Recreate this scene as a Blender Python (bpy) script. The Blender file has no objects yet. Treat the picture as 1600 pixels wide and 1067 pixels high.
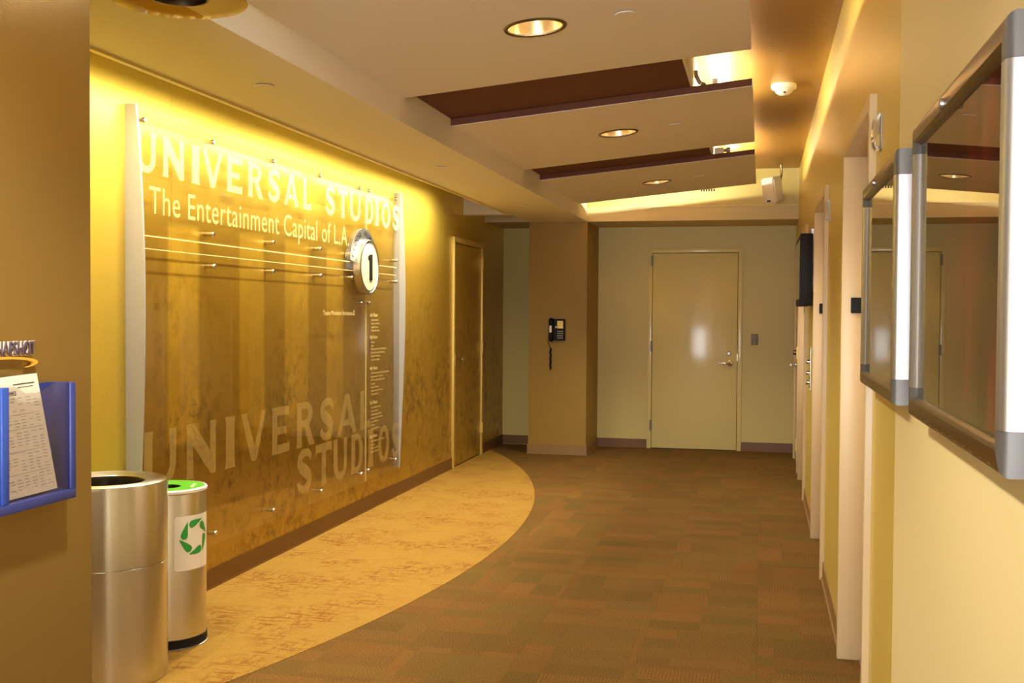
import bpy, bmesh, math, random
from mathutils import Vector, Matrix
random.seed(4)
S = bpy.context.scene
C = S.collection
R = math.radians

# ------------------------------------------------------------------ camera, world, exposure
cd = bpy.data.cameras.new('camera'); cam = bpy.data.objects.new('camera', cd); C.objects.link(cam)
cd.sensor_width = 36.0; cd.lens = 38.72; cd.clip_start = 0.05; cd.clip_end = 60
CR = Vector((0.97540127, 0.22034866, 0.00623182)); CU = Vector((-0.01179503, 0.02394066, 0.9996438)); CF = Vector((-0.22012097, 0.97512733, -0.02595077))
cam.matrix_world = Matrix(((CR.x, CU.x, -CF.x, 0), (CR.y, CU.y, -CF.y, 0), (CR.z, CU.z, -CF.z, 1.4739), (0, 0, 0, 1)))
S.camera = cam
W = bpy.data.worlds.new('world'); S.world = W; W.use_nodes = True
W.node_tree.nodes['Background'].inputs[0].default_value = (1.0, 0.85, 0.6, 1)
W.node_tree.nodes['Background'].inputs[1].default_value = 0.02
S.view_settings.view_transform = 'Standard'; S.view_settings.look = 'None'
S.view_settings.gamma = 1.0; S.view_settings.use_curve_mapping = False
S.view_settings.exposure = 1.0
WARM = (1.0, 0.92, 0.74)
P_DOWN = 105      # recessed downlights
P_WASH = 9.5       # wall washers in the slot over the mural
E_TUBE = 56       # fluorescent tubes lying on the ceiling panels
try:
    S.cycles.max_bounces = 10; S.cycles.transparent_max_bounces = 16
    S.cycles.caustics_reflective = False; S.cycles.caustics_refractive = False
    S.cycles.sample_clamp_indirect = 6
except Exception: pass

# ------------------------------------------------------------------ materials
def lin(c):
    c /= 255.0
    return c / 12.92 if c <= 0.04045 else ((c + 0.055) / 1.055) ** 2.4
def rgb(r, g, b): return (lin(r), lin(g), lin(b), 1)
class NT:
    def __init__(s, m): s.t = m.node_tree; s.n = s.t.nodes; s.l = s.t.links
    def add(s, typ, **kw):
        n = s.n.new(typ)
        for k, v in kw.items():
            if k == 'inp':
                for kk, vv in v.items(): n.inputs[kk].default_value = vv
            else: setattr(n, k, v)
        return n
    def link(s, a, b): s.l.new(a, b)
    def math(s, op, a, b=None, c=None):
        n = s.n.new('ShaderNodeMath'); n.operation = op
        for i, v in enumerate((a, b, c)):
            if v is None: continue
            if isinstance(v, (int, float)): n.inputs[i].default_value = v
            else: s.l.new(v, n.inputs[i])
        return n.outputs[0]
    def mix(s, fac, a, b, mode='MIX'):
        n = s.n.new('ShaderNodeMix'); n.data_type = 'RGBA'; n.blend_type = mode
        for i, v in ((0, fac), (6, a), (7, b)):
            if isinstance(v, (int, float, tuple)): n.inputs[i].default_value = v
            else: s.l.new(v, n.inputs[i])
        return n.outputs[2]
    def ramp(s, fac, stops):
        n = s.n.new('ShaderNodeValToRGB'); e = n.color_ramp.elements
        while len(e) < len(stops): e.new(0.5)
        for i, (p, c) in enumerate(stops): e[i].position = p; e[i].color = c
        s.l.new(fac, n.inputs[0]); return n.outputs[0]
def newmat(name):
    m = bpy.data.materials.new(name); m.use_nodes = True; return m
def mat(name, col, rough=0.5, metal=0.0, bump=0.0, bscale=300.0, var=0.0, vscale=3.0, coat=0.0, stretch=None, spec=0.5):
    m = newmat(name); t = NT(m); b = t.n['Principled BSDF']
    b.inputs['Base Color'].default_value = col; b.inputs['Roughness'].default_value = rough
    b.inputs['Metallic'].default_value = metal; b.inputs['Coat Weight'].default_value = coat
    b.inputs['Specular IOR Level'].default_value = spec
    tc = t.add('ShaderNodeTexCoord'); src = tc.outputs['Object']
    if stretch:
        mp = t.add('ShaderNodeMapping'); mp.inputs['Scale'].default_value = stretch; t.link(src, mp.inputs[0]); src = mp.outputs[0]
    if var:
        n = t.add('ShaderNodeTexNoise', inp={'Scale': vscale, 'Detail': 4.0}); t.link(src, n.inputs['Vector'])
        f = t.math('MULTIPLY_ADD', n.outputs['Fac'], 2 * var, 1 - var)
        vm = t.add('ShaderNodeVectorMath', operation='SCALE'); vm.inputs[0].default_value = col[:3]; t.link(f, vm.inputs['Scale'])
        t.link(vm.outputs[0], b.inputs['Base Color'])
    if bump:
        n2 = t.add('ShaderNodeTexNoise', inp={'Scale': bscale, 'Detail': 2.0}); t.link(src, n2.inputs['Vector'])
        bp = t.add('ShaderNodeBump', inp={'Strength': bump, 'Distance': 0.002}); t.link(n2.outputs['Fac'], bp.inputs['Height'])
        t.link(bp.outputs[0], b.inputs['Normal'])
    return m
def emit(name, col, st):
    m = newmat(name); t = NT(m); b = t.n['Principled BSDF']
    b.inputs['Base Color'].default_value = (0.9, 0.9, 0.85, 1)
    b.inputs['Emission Color'].default_value = col; b.inputs['Emission Strength'].default_value = st
    return m
def clear(name, tint=(0.97, 0.97, 0.95, 1), ior=1.49, rough=0.01, boost=1.0):
    m = newmat(name); t = NT(m); o = t.n['Material Output']; t.n.remove(t.n['Principled BSDF'])
    tr = t.add('ShaderNodeBsdfTransparent'); tr.inputs[0].default_value = tint
    gl = t.add('ShaderNodeBsdfGlossy'); gl.inputs['Roughness'].default_value = rough
    fr = t.add('ShaderNodeFresnel'); ge = t.add('ShaderNodeNewGeometry')   # same index entering and leaving the sheet
    t.link(t.math('MULTIPLY_ADD', ge.outputs['Backfacing'], 1 / ior - ior, ior), fr.inputs[0])
    fac = t.math('MULTIPLY', fr.outputs[0], boost); fac = t.math('MINIMUM', fac, 1.0)
    mx = t.add('ShaderNodeMixShader'); t.link(fac, mx.inputs[0]); t.link(tr.outputs[0], mx.inputs[1]); t.link(gl.outputs[0], mx.inputs[2])
    t.link(mx.outputs[0], o.inputs[0]); return m
def film(name, col, alpha):
    m = newmat(name); t = NT(m); b = t.n['Principled BSDF']
    b.inputs['Base Color'].default_value = col; b.inputs['Roughness'].default_value = 0.55; b.inputs['Alpha'].default_value = alpha
    return m

M = {}
M['cream'] = mat('cream_wall_paint', rgb(228, 210, 154), 0.42, bump=0.12, bscale=260)
M['goldwall'] = mat('pearl_gold_wall_paint', rgb(214, 188, 94), 0.36, metal=0.25, bump=0.1, bscale=300)
M['endwall'] = mat('pale_wall_paint', rgb(206, 188, 112), 0.45, bump=0.15, bscale=220)
M['gold'] = mat('gold_brown_wall_paint', rgb(152, 124, 66), 0.24, metal=0.5, bump=0.2, bscale=330)
M['goldcol'] = mat('deep_gold_column_paint', rgb(148, 116, 34), 0.5, metal=0.1, bump=0.2, bscale=330)
M['white'] = mat('ceiling_paint', rgb(238, 230, 218), 0.85, bump=0.05)
M['beam'] = mat('cream_beam_paint', rgb(208, 192, 146), 0.6)
M['brown'] = mat('dark_brown_ceiling_paint', rgb(104, 60, 40), 0.8)
M['upper'] = mat('gold_ceiling_paint', rgb(184, 140, 66), 0.4, metal=0.55)
M['base'] = mat('brown_rubber_base', rgb(112, 74, 30), 0.45, var=0.08)
M['basel'] = mat('tan_rubber_base', rgb(138, 104, 58), 0.5, var=0.06)
M['frame'] = mat('cream_metal_frame', rgb(216, 190, 144), 0.35)
M['door'] = mat('cream_gloss_door', rgb(224, 206, 138), 0.45, bump=0.03, bscale=40, coat=0.5)
M['door'].node_tree.nodes['Principled BSDF'].inputs['Coat Roughness'].default_value = 0.12
M['goldframe'] = mat('gold_door_frame', rgb(222, 192, 104), 0.35, metal=0.3)
M['steel'] = mat('brushed_steel', rgb(204, 200, 192), 0.27, metal=1.0, bump=0.08, bscale=60, stretch=(1, 1, 40))
def brushed_round(name, col):       # circumferentially brushed sheet: highlights stretch up the cylinder
    m = newmat(name); t = NT(m); b = t.n['Principled BSDF']
    b.inputs['Base Color'].default_value = col; b.inputs['Metallic'].default_value = 1.0; b.inputs['Roughness'].default_value = 0.29
    b.inputs['Anisotropic'].default_value = 0.8; b.inputs['Anisotropic Rotation'].default_value = 0.25
    tg = t.add('ShaderNodeTangent', direction_type='RADIAL', axis='Z'); t.link(tg.outputs[0], b.inputs['Tangent'])
    return m
M['binsteel'] = brushed_round('circular_brushed_steel', rgb(214, 210, 202))
M['chrome'] = mat('polished_chrome', rgb(225, 222, 215), 0.12, metal=1.0)
M['alu'] = mat('satin_aluminium', rgb(160, 160, 162), 0.4, metal=0.9)
M['aluw'] = mat('pale_anodised_fin', rgb(190, 186, 184), 0.45, metal=0.3)
M['capgrey'] = mat('grey_moulded_plastic', rgb(92, 90, 88), 0.42, metal=0.3)
M['hingegrey'] = mat('dull_steel_hinge', rgb(120, 112, 96), 0.5, metal=0.6)
M['bronze'] = mat('bronze_and_dark_reflection', rgb(128, 116, 98), 0.28, metal=1.0)  # bronze parts; also paints dark reflections onto the poster rails
M['black'] = mat('black_plastic', rgb(24, 23, 24), 0.55, spec=0.2)
M['dark'] = mat('dark_void', rgb(20, 16, 14), 0.8)
M['screen'] = mat('dark_screen_glass', rgb(14, 14, 16), 0.08)
M['blue'] = mat('blue_plastic', rgb(48, 82, 176), 0.35)
M['navy'] = mat('deep_blue_plastic', rgb(54, 64, 136), 0.4)
M['paper'] = mat('white_paper', rgb(232, 226, 214), 0.7)
M['ink'] = mat('grey_print', rgb(188, 184, 178), 0.8)
M['inkd'] = mat('dark_print', rgb(70, 66, 66), 0.8)
M['green'] = mat('green_lid', rgb(88, 178, 44), 0.3)
M['greenink'] = mat('green_symbol', rgb(44, 158, 66), 0.45)
M['label'] = mat('white_vinyl_label', rgb(240, 230, 216), 0.45)
M['liner'] = mat('black_bin_liner', rgb(10, 10, 12), 0.25, bump=0.6, bscale=30)
M['purple'] = mat('purple_letter', rgb(92, 76, 96), 0.5)
M['pale'] = mat('pale_letter_edge', rgb(220, 210, 190), 0.5)
M['swoosh'] = mat('orange_gold_swoosh', rgb(226, 166, 60), 0.4)
M['face'] = mat('ivory_badge_face', rgb(232, 220, 184), 0.5)
M['plastic'] = mat('white_plastic', rgb(236, 228, 210), 0.4)
M['amber'] = clear('amber_glass', (0.80, 0.66, 0.30, 1), 1.5, 0.03, 0.2)
M['acrylic'] = clear('clear_acrylic', (0.975, 0.965, 0.93, 1), 1.49, 0.015, 1.0)
M['lantern'] = clear('lantern_acrylic', (0.82, 0.80, 0.72, 1), 1.6, 0.06, 2.5)
M['ambl'] = mat('amber_lens', rgb(236, 196, 110), 0.25)
M['glass'] = clear('poster_glazing', (0.85, 0.83, 0.80, 1), 1.5, 0.008, 1.6)
M['holderclear'] = clear('clear_holder_front', (0.90, 0.88, 0.88, 1), 1.49, 0.03)
M['frost'] = film('frosted_lettering', rgb(240, 220, 150), 0.5)
M['frost2'] = film('faint_frosted_lettering', rgb(226, 196, 120), 0.26)
M['rule'] = film('pale_engraved_line', rgb(250, 226, 160), 0.75)
M['dirtext'] = film('cream_vinyl_text', rgb(248, 226, 160), 0.9)
M['bulb'] = emit('lamp_glow', (1.0, 0.9, 0.7, 1), 9)
M['opal'] = emit('added_lamp_glow', (1.0, 0.93, 0.78, 1), 14)  # glow of the added disc lamp
M['tubeb'] = emit('bright_tube_glow', (1.0, 0.90, 0.64, 1), E_TUBE * 2.5)
M['tube'] = emit('tube_glow', (1.0, 0.90, 0.64, 1), E_TUBE)
M['daylight'] = emit('daylight_behind_frosted_pane', (0.92, 0.96, 1.0, 1), 13)
M['reflector'] = mat('bright_reflector', rgb(246, 220, 168), 0.25, metal=0.85)

def mural_mat():
    m = newmat('gold_mural_print'); t = NT(m); b = t.n['Principled BSDF']
    tc = t.add('ShaderNodeTexCoord'); sp = t.add('ShaderNodeSeparateXYZ'); t.link(tc.outputs['Object'], sp.inputs[0])
    y, z = sp.outputs['Y'], sp.outputs['Z']
    n1 = t.add('ShaderNodeTexNoise', inp={'Scale': 2.2, 'Detail': 6.0, 'Roughness': 0.62}); t.link(tc.outputs['Object'], n1.inputs['Vector'])
    n2 = t.add('ShaderNodeTexNoise', inp={'Scale': 11.0, 'Detail': 8.0, 'Roughness': 0.75}); t.link(tc.outputs['Object'], n2.inputs['Vector'])
    def band(a, c, z0, z1, soft=0.035):
        def step(v, e, d): return t.math('MINIMUM', t.math('MAXIMUM', t.math('MULTIPLY_ADD', v, d / soft, -e * d / soft + 0.5), 0.0), 1.0)
        r = t.math('MULTIPLY', step(y, a, 1), step(y, c, -1)); r = t.math('MULTIPLY', r, step(z, z0, 1))
        return t.math('MULTIPLY', r, step(z, z1, -1))
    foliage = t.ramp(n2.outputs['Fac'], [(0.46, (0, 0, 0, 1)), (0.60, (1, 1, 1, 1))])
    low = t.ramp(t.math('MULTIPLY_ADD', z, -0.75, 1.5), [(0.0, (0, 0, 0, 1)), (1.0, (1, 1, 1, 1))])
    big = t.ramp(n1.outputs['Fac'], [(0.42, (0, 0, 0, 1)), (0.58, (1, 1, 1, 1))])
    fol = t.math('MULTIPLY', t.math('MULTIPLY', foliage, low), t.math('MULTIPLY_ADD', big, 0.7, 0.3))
    bands = None                                     # printed light columns of the building
    for a, c, z0, z1 in ((4.90, 5.20, 0.80, 1.90), (5.66, 5.97, 0.70, 1.91), (6.26, 6.62, 0.72, 1.91), (6.92, 7.22, 0.6, 1.9)):
        v = band(a, c, z0, z1); bands = v if bands is None else t.math('MAXIMUM', bands, v)
    base = t.mix(t.math('MULTIPLY', bands, t.math('MULTIPLY_ADD', big, 0.3, 0.55)), rgb(190, 152, 54), rgb(250, 206, 74))
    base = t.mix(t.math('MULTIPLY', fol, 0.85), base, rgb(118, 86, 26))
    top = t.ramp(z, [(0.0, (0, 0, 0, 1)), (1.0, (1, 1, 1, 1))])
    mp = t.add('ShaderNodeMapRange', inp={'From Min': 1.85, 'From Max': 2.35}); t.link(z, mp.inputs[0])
    base = t.mix(t.math('MULTIPLY', mp.outputs[0], 0.75), base, rgb(246, 218, 92))  # wall washer brightness painted into the print: paler yellow towards the top
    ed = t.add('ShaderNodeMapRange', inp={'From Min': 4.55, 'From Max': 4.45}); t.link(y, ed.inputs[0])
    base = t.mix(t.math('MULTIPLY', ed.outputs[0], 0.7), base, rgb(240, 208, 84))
    t.link(base, b.inputs['Base Color'])
    b.inputs['Metallic'].default_value = 0.45; b.inputs['Roughness'].default_value = 0.36
    n3 = t.add('ShaderNodeTexNoise', inp={'Scale': 90.0, 'Detail': 2.0}); t.link(tc.outputs['Object'], n3.inputs['Vector'])
    bp = t.add('ShaderNodeBump', inp={'Strength': 0.06, 'Distance': 0.002}); t.link(n3.outputs['Fac'], bp.inputs['Height']); t.link(bp.outputs[0], b.inputs['Normal'])
    return m
M['mural'] = mural_mat()

def carpet_brown():
    m = newmat('brown_carpet'); t = NT(m); b = t.n['Principled BSDF']
    tc = t.add('ShaderNodeTexCoord'); oi = t.add('ShaderNodeObjectInfo')
    ge = t.add('ShaderNodeNewGeometry')
    n = t.add('ShaderNodeTexNoise', inp={'Scale': 150.0, 'Detail': 4.0}); t.link(ge.outputs['Position'], n.inputs['Vector'])
    nb = t.add('ShaderNodeTexNoise', inp={'Scale': 1.1, 'Detail': 2.0}); t.link(ge.outputs['Position'], nb.inputs['Vector'])
    # random blocks inside a tile, some with ribs
    mp = t.add('ShaderNodeMapping'); mp.inputs['Scale'].default_value = (3.0, 7.0, 1); t.link(tc.outputs['Object'], mp.inputs[0])
    of = t.add('ShaderNodeVectorMath', operation='ADD'); t.link(mp.outputs[0], of.inputs[0])
    cb = t.add('ShaderNodeCombineXYZ'); t.link(t.math('MULTIPLY', oi.outputs['Random'], 57.0), cb.inputs[0]); t.link(t.math('MULTIPLY', oi.outputs['Random'], 131.0), cb.inputs[1]); t.link(cb.outputs[0], of.inputs[1])
    fl_ = t.add('ShaderNodeVectorMath', operation='FLOOR'); t.link(of.outputs[0], fl_.inputs[0])
    sz = t.add('ShaderNodeSeparateXYZ'); t.link(fl_.outputs[0], sz.inputs[0]); cz = t.add('ShaderNodeCombineXYZ'); t.link(sz.outputs[0], cz.inputs[0]); t.link(sz.outputs[1], cz.inputs[1])
    vo = t.add('ShaderNodeTexWhiteNoise', noise_dimensions='2D'); t.link(cz.outputs[0], vo.inputs['Vector'])
    sep = t.add('ShaderNodeSeparateColor'); t.link(vo.outputs['Color'], sep.inputs[0])
    sx = t.add('ShaderNodeSeparateXYZ'); t.link(tc.outputs['Object'], sx.inputs[0])
    rib = t.math('SINE', t.math('MULTIPLY', sx.outputs['X'], 420.0))
    ribm = t.math('MULTIPLY', t.math('GREATER_THAN', sep.outputs[1], 0.82), t.math('MULTIPLY_ADD', rib, 0.13, -0.03))
    v = t.math('MULTIPLY_ADD', n.outputs['Fac'], 2.2, -0.1)
    v = t.math('ADD', v, t.math('MULTIPLY_ADD', sep.outputs[0], 0.15, -0.075))
    v = t.math('ADD', v, t.math('MULTIPLY_ADD', oi.outputs['Random'], 0.10, -0.05))
    v = t.math('ADD', v, ribm); v = t.math('ADD', v, t.math('MULTIPLY_ADD', nb.outputs['Fac'], 0.3, -0.15))
    col = t.mix(t.math('MULTIPLY_ADD', sep.outputs[2], 0.7, 0.1), rgb(98, 77, 34), rgb(116, 78, 36))
    sc = t.add('ShaderNodeVectorMath', operation='SCALE'); t.link(col, sc.inputs[0]); t.link(v, sc.inputs['Scale'])
    t.link(sc.outputs[0], b.inputs['Base Color']); b.inputs['Roughness'].default_value = 0.95; b.inputs['Specular IOR Level'].default_value = 0.1
    bp = t.add('ShaderNodeBump', inp={'Strength': 0.6, 'Distance': 0.004}); t.link(n.outputs['Fac'], bp.inputs['Height']); t.link(bp.outputs[0], b.inputs['Normal'])
    return m
def carpet_gold():
    m = newmat('gold_carpet'); t = NT(m); b = t.n['Principled BSDF']
    ge = t.add('ShaderNodeNewGeometry')
    n = t.add('ShaderNodeTexNoise', inp={'Scale': 280.0, 'Detail': 3.0}); t.link(ge.outputs['Position'], n.inputs['Vector'])
    def streak(sc, scale, lo, hi):
        mp = t.add('ShaderNodeMapping'); mp.inputs['Scale'].default_value = sc; t.link(ge.outputs['Position'], mp.inputs[0])
        q = t.add('ShaderNodeTexNoise', inp={'Scale': scale, 'Detail': 5.0, 'Roughness': 0.7}); t.link(mp.outputs[0], q.inputs['Vector'])
        return t.ramp(q.outputs['Fac'], [(lo, (0, 0, 0, 1)), (hi, (1, 1, 1, 1))])
    nb = t.add('ShaderNodeTexNoise', inp={'Scale': 2.6, 'Detail': 2.0}); t.link(ge.outputs['Position'], nb.inputs['Vector'])
    blot = t.ramp(nb.outputs['Fac'], [(0.42, (0.2, 0.2, 0.2, 1)), (0.60, (1, 1, 1, 1))])
    s = t.math('MAXIMUM', streak((2.2, 11, 1), 3.4, 0.49, 0.59), t.math('MULTIPLY', streak((12, 2.6, 1), 3.4, 0.51, 0.60), 0.85))
    s = t.math('MULTIPLY', s, blot)
    col = t.mix(t.math('MULTIPLY', s, 0.85), rgb(158, 121, 52), rgb(128, 77, 28))
    sc = t.add('ShaderNodeVectorMath', operation='SCALE'); t.link(col, sc.inputs[0]); t.link(t.math('MULTIPLY_ADD', n.outputs['Fac'], 0.9, 0.55), sc.inputs['Scale'])
    t.link(sc.outputs[0], b.inputs['Base Color']); b.inputs['Roughness'].default_value = 0.95; b.inputs['Specular IOR Level'].default_value = 0.1
    bp = t.add('ShaderNodeBump', inp={'Strength': 0.5, 'Distance': 0.004}); t.link(n.outputs['Fac'], bp.inputs['Height']); t.link(bp.outputs[0], b.inputs['Normal'])
    return m
M['carpet'] = carpet_brown(); M['carpetgold'] = carpet_gold()

def poster_mat(name, y0, y1, kind):
    m = newmat(name); t = NT(m); b = t.n['Principled BSDF']
    ge = t.add('ShaderNodeNewGeometry'); sp = t.add('ShaderNodeSeparateXYZ'); t.link(ge.outputs['Position'], sp.inputs[0])
    u = t.math('MULTIPLY_ADD', sp.outputs['Y'], 1 / (y1 - y0), -y0 / (y1 - y0)); v = t.math('MULTIPLY_ADD', sp.outputs['Z'], 1 / 0.6, -1.26 / 0.6)
    cb = t.add('ShaderNodeCombineXYZ'); t.link(t.math('MULTIPLY', u, 9.0), cb.inputs[0]); t.link(t.math('MULTIPLY', v, 1.6), cb.inputs[1])
    n = t.add('ShaderNodeTexNoise', inp={'Scale': 1.0, 'Detail': 4.0}); t.link(cb.outputs[0], n.inputs['Vector'])
    if kind == 0:
        col = t.ramp(n.outputs['Fac'], [(0.40, rgb(48, 24, 18)), (0.50, rgb(130, 40, 30)), (0.56, rgb(226, 44, 44)), (0.66, rgb(226, 130, 140))])
        g = t.ramp(t.math('ABSOLUTE', t.math('SUBTRACT', u, 0.28)), [(0.16, (1, 1, 1, 1)), (0.44, (0, 0, 0, 1))])
        col = t.mix(g, rgb(52, 36, 24), col)
    else:
        col = t.ramp(n.outputs['Fac'], [(0.40, rgb(70, 50, 26)), (0.62, rgb(120, 86, 42))])
    t.link(col, b.inputs['Base Color']); b.inputs['Roughness'].default_value = 0.5
    return m

# ------------------------------------------------------------------ mesh helpers
def mesh_obj(name, bm, m, parent=None, smooth=None):
    me = bpy.data.meshes.new(name); bmesh.ops.recalc_face_normals(bm, faces=bm.faces); bm.to_mesh(me); bm.free()
    return obj_from(name, me, m, parent, smooth)
def obj_from(name, me, m, parent=None, smooth=None):
    o = bpy.data.objects.new(name, me); C.objects.link(o)
    if m is not None and not me.materials: me.materials.append(M[m] if isinstance(m, str) else m)
    if parent is not None: o.parent = parent
    if smooth is not None:
        for p in me.polygons: p.use_smooth = True
        try: me.set_sharp_from_angle(angle=R(smooth))
        except Exception: pass
    return o
def add_box(bm, x0, x1, y0, y1, z0, z1, bev=0.0, seg=2):
    r = bmesh.ops.create_cube(bm, size=1.0); vs = r['verts']
    for v in vs:
        v.co.x = x0 + (v.co.x + 0.5) * (x1 - x0); v.co.y = y0 + (v.co.y + 0.5) * (y1 - y0); v.co.z = z0 + (v.co.z + 0.5) * (z1 - z0)
    if bev:
        es = list({e for v in vs for e in v.link_edges})
        bmesh.ops.bevel(bm, geom=es, offset=bev, segments=seg, affect='EDGES', profile=0.5)
def box(name, x0, x1, y0, y1, z0, z1, m, parent=None, bev=0.0, seg=2):
    """Box in world coordinates; parent (if any) must sit at its own origin, offset removed here."""
    o = parent.matrix_basis.translation if parent is not None else Vector((0, 0, 0))
    pp = parent.parent if parent is not None else None
    while pp is not None: o = o + pp.matrix_basis.translation; pp = pp.parent
    bm = bmesh.new(); add_box(bm, x0 - o.x, x1 - o.x, y0 - o.y, y1 - o.y, z0 - o.z, z1 - o.z, bev, seg)
    return mesh_obj(name, bm, m, parent, 35 if bev else None)
def boxes(name, L, m, parent=None):
    bm = bmesh.new()
    for b in L: add_box(bm, *b)
    return mesh_obj(name, bm, m, parent)
def lathe(bm, prof, n=40, axis='Z', loc=(0, 0, 0), cap=False):
    loc = Vector(loc); rings = []
    for r, h in prof:
        ring = []
        for i in range(n):
            a = 2 * math.pi * i / n; c, s = r * math.cos(a), r * math.sin(a)
            p = {'Z': (c, s, h), 'X': (h, c, s), 'Y': (c, h, s)}[axis]
            ring.append(bm.verts.new(loc + Vector(p)))
        rings.append(ring)
    for a, b in zip(rings, rings[1:]):
        for i in range(n): bm.faces.new((a[i], a[(i + 1) % n], b[(i + 1) % n], b[i]))
    if cap:
        bm.faces.new(rings[0]); bm.faces.new(rings[-1])
def tube(bm, pts, r, n=8, cap=True):
    pts = [Vector(p) for p in pts]; rings = []; up = Vector((0, 0, 1))
    for i, p in enumerate(pts):
        d = (pts[min(i + 1, len(pts) - 1)] - pts[max(i - 1, 0)]).normalized()
        ref = up if abs(d.dot(up)) < 0.9 else Vector((1, 0, 0))
        a = d.cross(ref).normalized(); b = d.cross(a)
        rr = r[i] if isinstance(r, (list, tuple)) else r
        rings.append([bm.verts.new(p + (a * math.cos(2 * math.pi * k / n) + b * math.sin(2 * math.pi * k / n)) * rr) for k in range(n)])
    for q, s in zip(rings, rings[1:]):
        for i in range(n): bm.faces.new((q[i], q[(i + 1) % n], s[(i + 1) % n], s[i]))
    if cap: bm.faces.new(rings[0]); bm.faces.new(rings[-1])
def prism(bm, poly, ax, h0, h1):
    """poly: 2-D points; ax = axis of extrusion ('X': (y,z), 'Y': (x,z), 'Z': (x,y))"""
    def P(p, h): return {'X': (h, p[0], p[1]), 'Y': (p[0], h, p[1]), 'Z': (p[0], p[1], h)}[ax]
    a = [bm.verts.new(P(p, h0)) for p in poly]; b = [bm.verts.new(P(p, h1)) for p in poly]
    bm.faces.new(a); bm.faces.new(b); n = len(poly)
    for i in range(n): bm.faces.new((a[i], a[(i + 1) % n], b[(i + 1) % n], b[i]))
def empty(name, loc=(0, 0, 0), rot=(0, 0, 0)):
    o = bpy.data.objects.new(name, None); C.objects.link(o); o.location = loc; o.rotation_euler = rot; o.empty_display_size = 0.1; return o
def tag(o, label, cat, group=None):
    o['label'] = label; o['category'] = cat
    if group: o['group'] = group
    return o
def struct(o): o['kind'] = 'structure'; return o
def eval_mesh(o):
    dg = bpy.context.evaluated_depsgraph_get(); me = bpy.data.meshes.new_from_object(o.evaluated_get(dg))
    d = o.data; bpy.data.objects.remove(o); bpy.data.curves.remove(d); return me
def loops_mesh(loops, extrude=0.0):
    """closed 2-D loops (holes by even-odd) filled as a mesh in the u,v plane"""
    cu = bpy.data.curves.new('outline', 'CURVE'); cu.dimensions = '2D'; cu.fill_mode = 'BOTH'; cu.extrude = extrude
    for L in loops:
        sp = cu.splines.new('POLY'); sp.points.add(len(L) - 1); sp.use_cyclic_u = True
        for p, q in zip(sp.points, L): p.co = (q[0], q[1], 0, 1)
    o = bpy.data.objects.new('outline', cu); C.objects.link(o); return eval_mesh(o)
def text_mesh(body, extrude=0.0, spacing=1.0, offset=0.0):
    cu = bpy.data.curves.new('text', 'FONT'); cu.body = body; cu.extrude = extrude; cu.space_character = spacing; cu.resolution_u = 3; cu.offset = offset
    o = bpy.data.objects.new('text', cu); C.objects.link(o); return eval_mesh(o)
CAP = max(v.co.y for v in text_mesh('T').vertices)
def fit(me, u0, u1, v0, cap, capsrc=CAP):
    """scale so the text runs u0..u1, baseline v0, capital height cap (default font caps are 0.729 of size)"""
    xs = [v.co.x for v in me.vertices]; a, b = min(xs), max(xs); k = (u1 - u0) / (b - a)
    for v in me.vertices: v.co.x = u0 + (v.co.x - a) * k; v.co.y = v0 + v.co.y * cap / capsrc
    return me
def to_wall(me, X, sgn=1):
    """u,v plane -> plane of constant X facing +X (u along +Y, v along Z)"""
    for v in me.vertices: u, w, h = v.co; v.co = (X + sgn * h, u, w)
    return me
def join_meshes(name, L):
    bm = bmesh.new()
    for me in L: bm.from_mesh(me); bpy.data.meshes.remove(me)
    me = bpy.data.meshes.new(name); bm.to_mesh(me); bm.free(); return me

# ------------------------------------------------------------------ key dimensions (metres; corridor runs along +Y)
XL = -2.836       # mural wall
XR = 0.357        # right wall
YE = 12.10        # far wall
YN = -3.2         # wall behind the camera
ZS = 2.42         # soffit underside
ZU = 2.93         # upper ceiling
XS0, XS1 = -2.359, -1.757   # soffit edges
YB = 11.288       # column and beam front
XPIL, YPIL = -1.60, 2.403   # foreground wall with the leaflet holder

# ------------------------------------------------------------------ floor
fl = struct(boxes('floor', [(-3.2, 0.75, YN - 0.2, YE + 0.2, -0.12, -0.006)], 'carpet'))
tbm = bmesh.new(); add_box(tbm, -0.2498, 0.2498, -0.2498, 0.2498, -0.006, 0.0, 0.0004, 1)
tme = bpy.data.meshes.new('carpet_tile'); tbm.to_mesh(tme); tbm.free(); tme.materials.append(M['carpet'])
def half_tile(w, d):
    b = bmesh.new(); add_box(b, -w / 2 + .0002, w / 2 - .0002, -d / 2 + .0002, d / 2 - .0002, -0.006, 0.0, 0.0004, 1)
    me = bpy.data.meshes.new('carpet_tile'); b.to_mesh(me); b.free(); me.materials.append(M['carpet']); return me
edge_me = half_tile(0.43, 0.5)
rng = random.Random(7)
for r in range(20):
    yc = 2.62 + 0.5 * r + 0.25
    if yc + 0.25 > YE: continue
    for c in range(-6, 1):
        if c == 0: o = bpy.data.objects.new('carpet_tile', edge_me); o.location = (0.215, yc, 0)
        else:
            o = bpy.data.objects.new('carpet_tile', tme); o.location = (c * 0.5 + 0.25, yc, 0); o.rotation_euler.z = R(90 * rng.choice((0, 0, 0, 1)))
            if c == -6: o.location.x += 0.166; o.location.z -= 0.0004
            if c == -6: continue
        C.objects.link(o); o.parent = fl
last = half_tile(0.5, YE - 11.62); laste = half_tile(0.43, YE - 11.62)
for c in range(-6, 1):
    o = bpy.data.objects.new('carpet_tile', laste if c == 0 else last); o.location = (0.215 if c == 0 else c * 0.5 + 0.25, (YE + 11.62) / 2, 0)
    if c == -6: continue
    C.objects.link(o); o.parent = fl
ledge = half_tile(0.336, 0.5)
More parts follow.
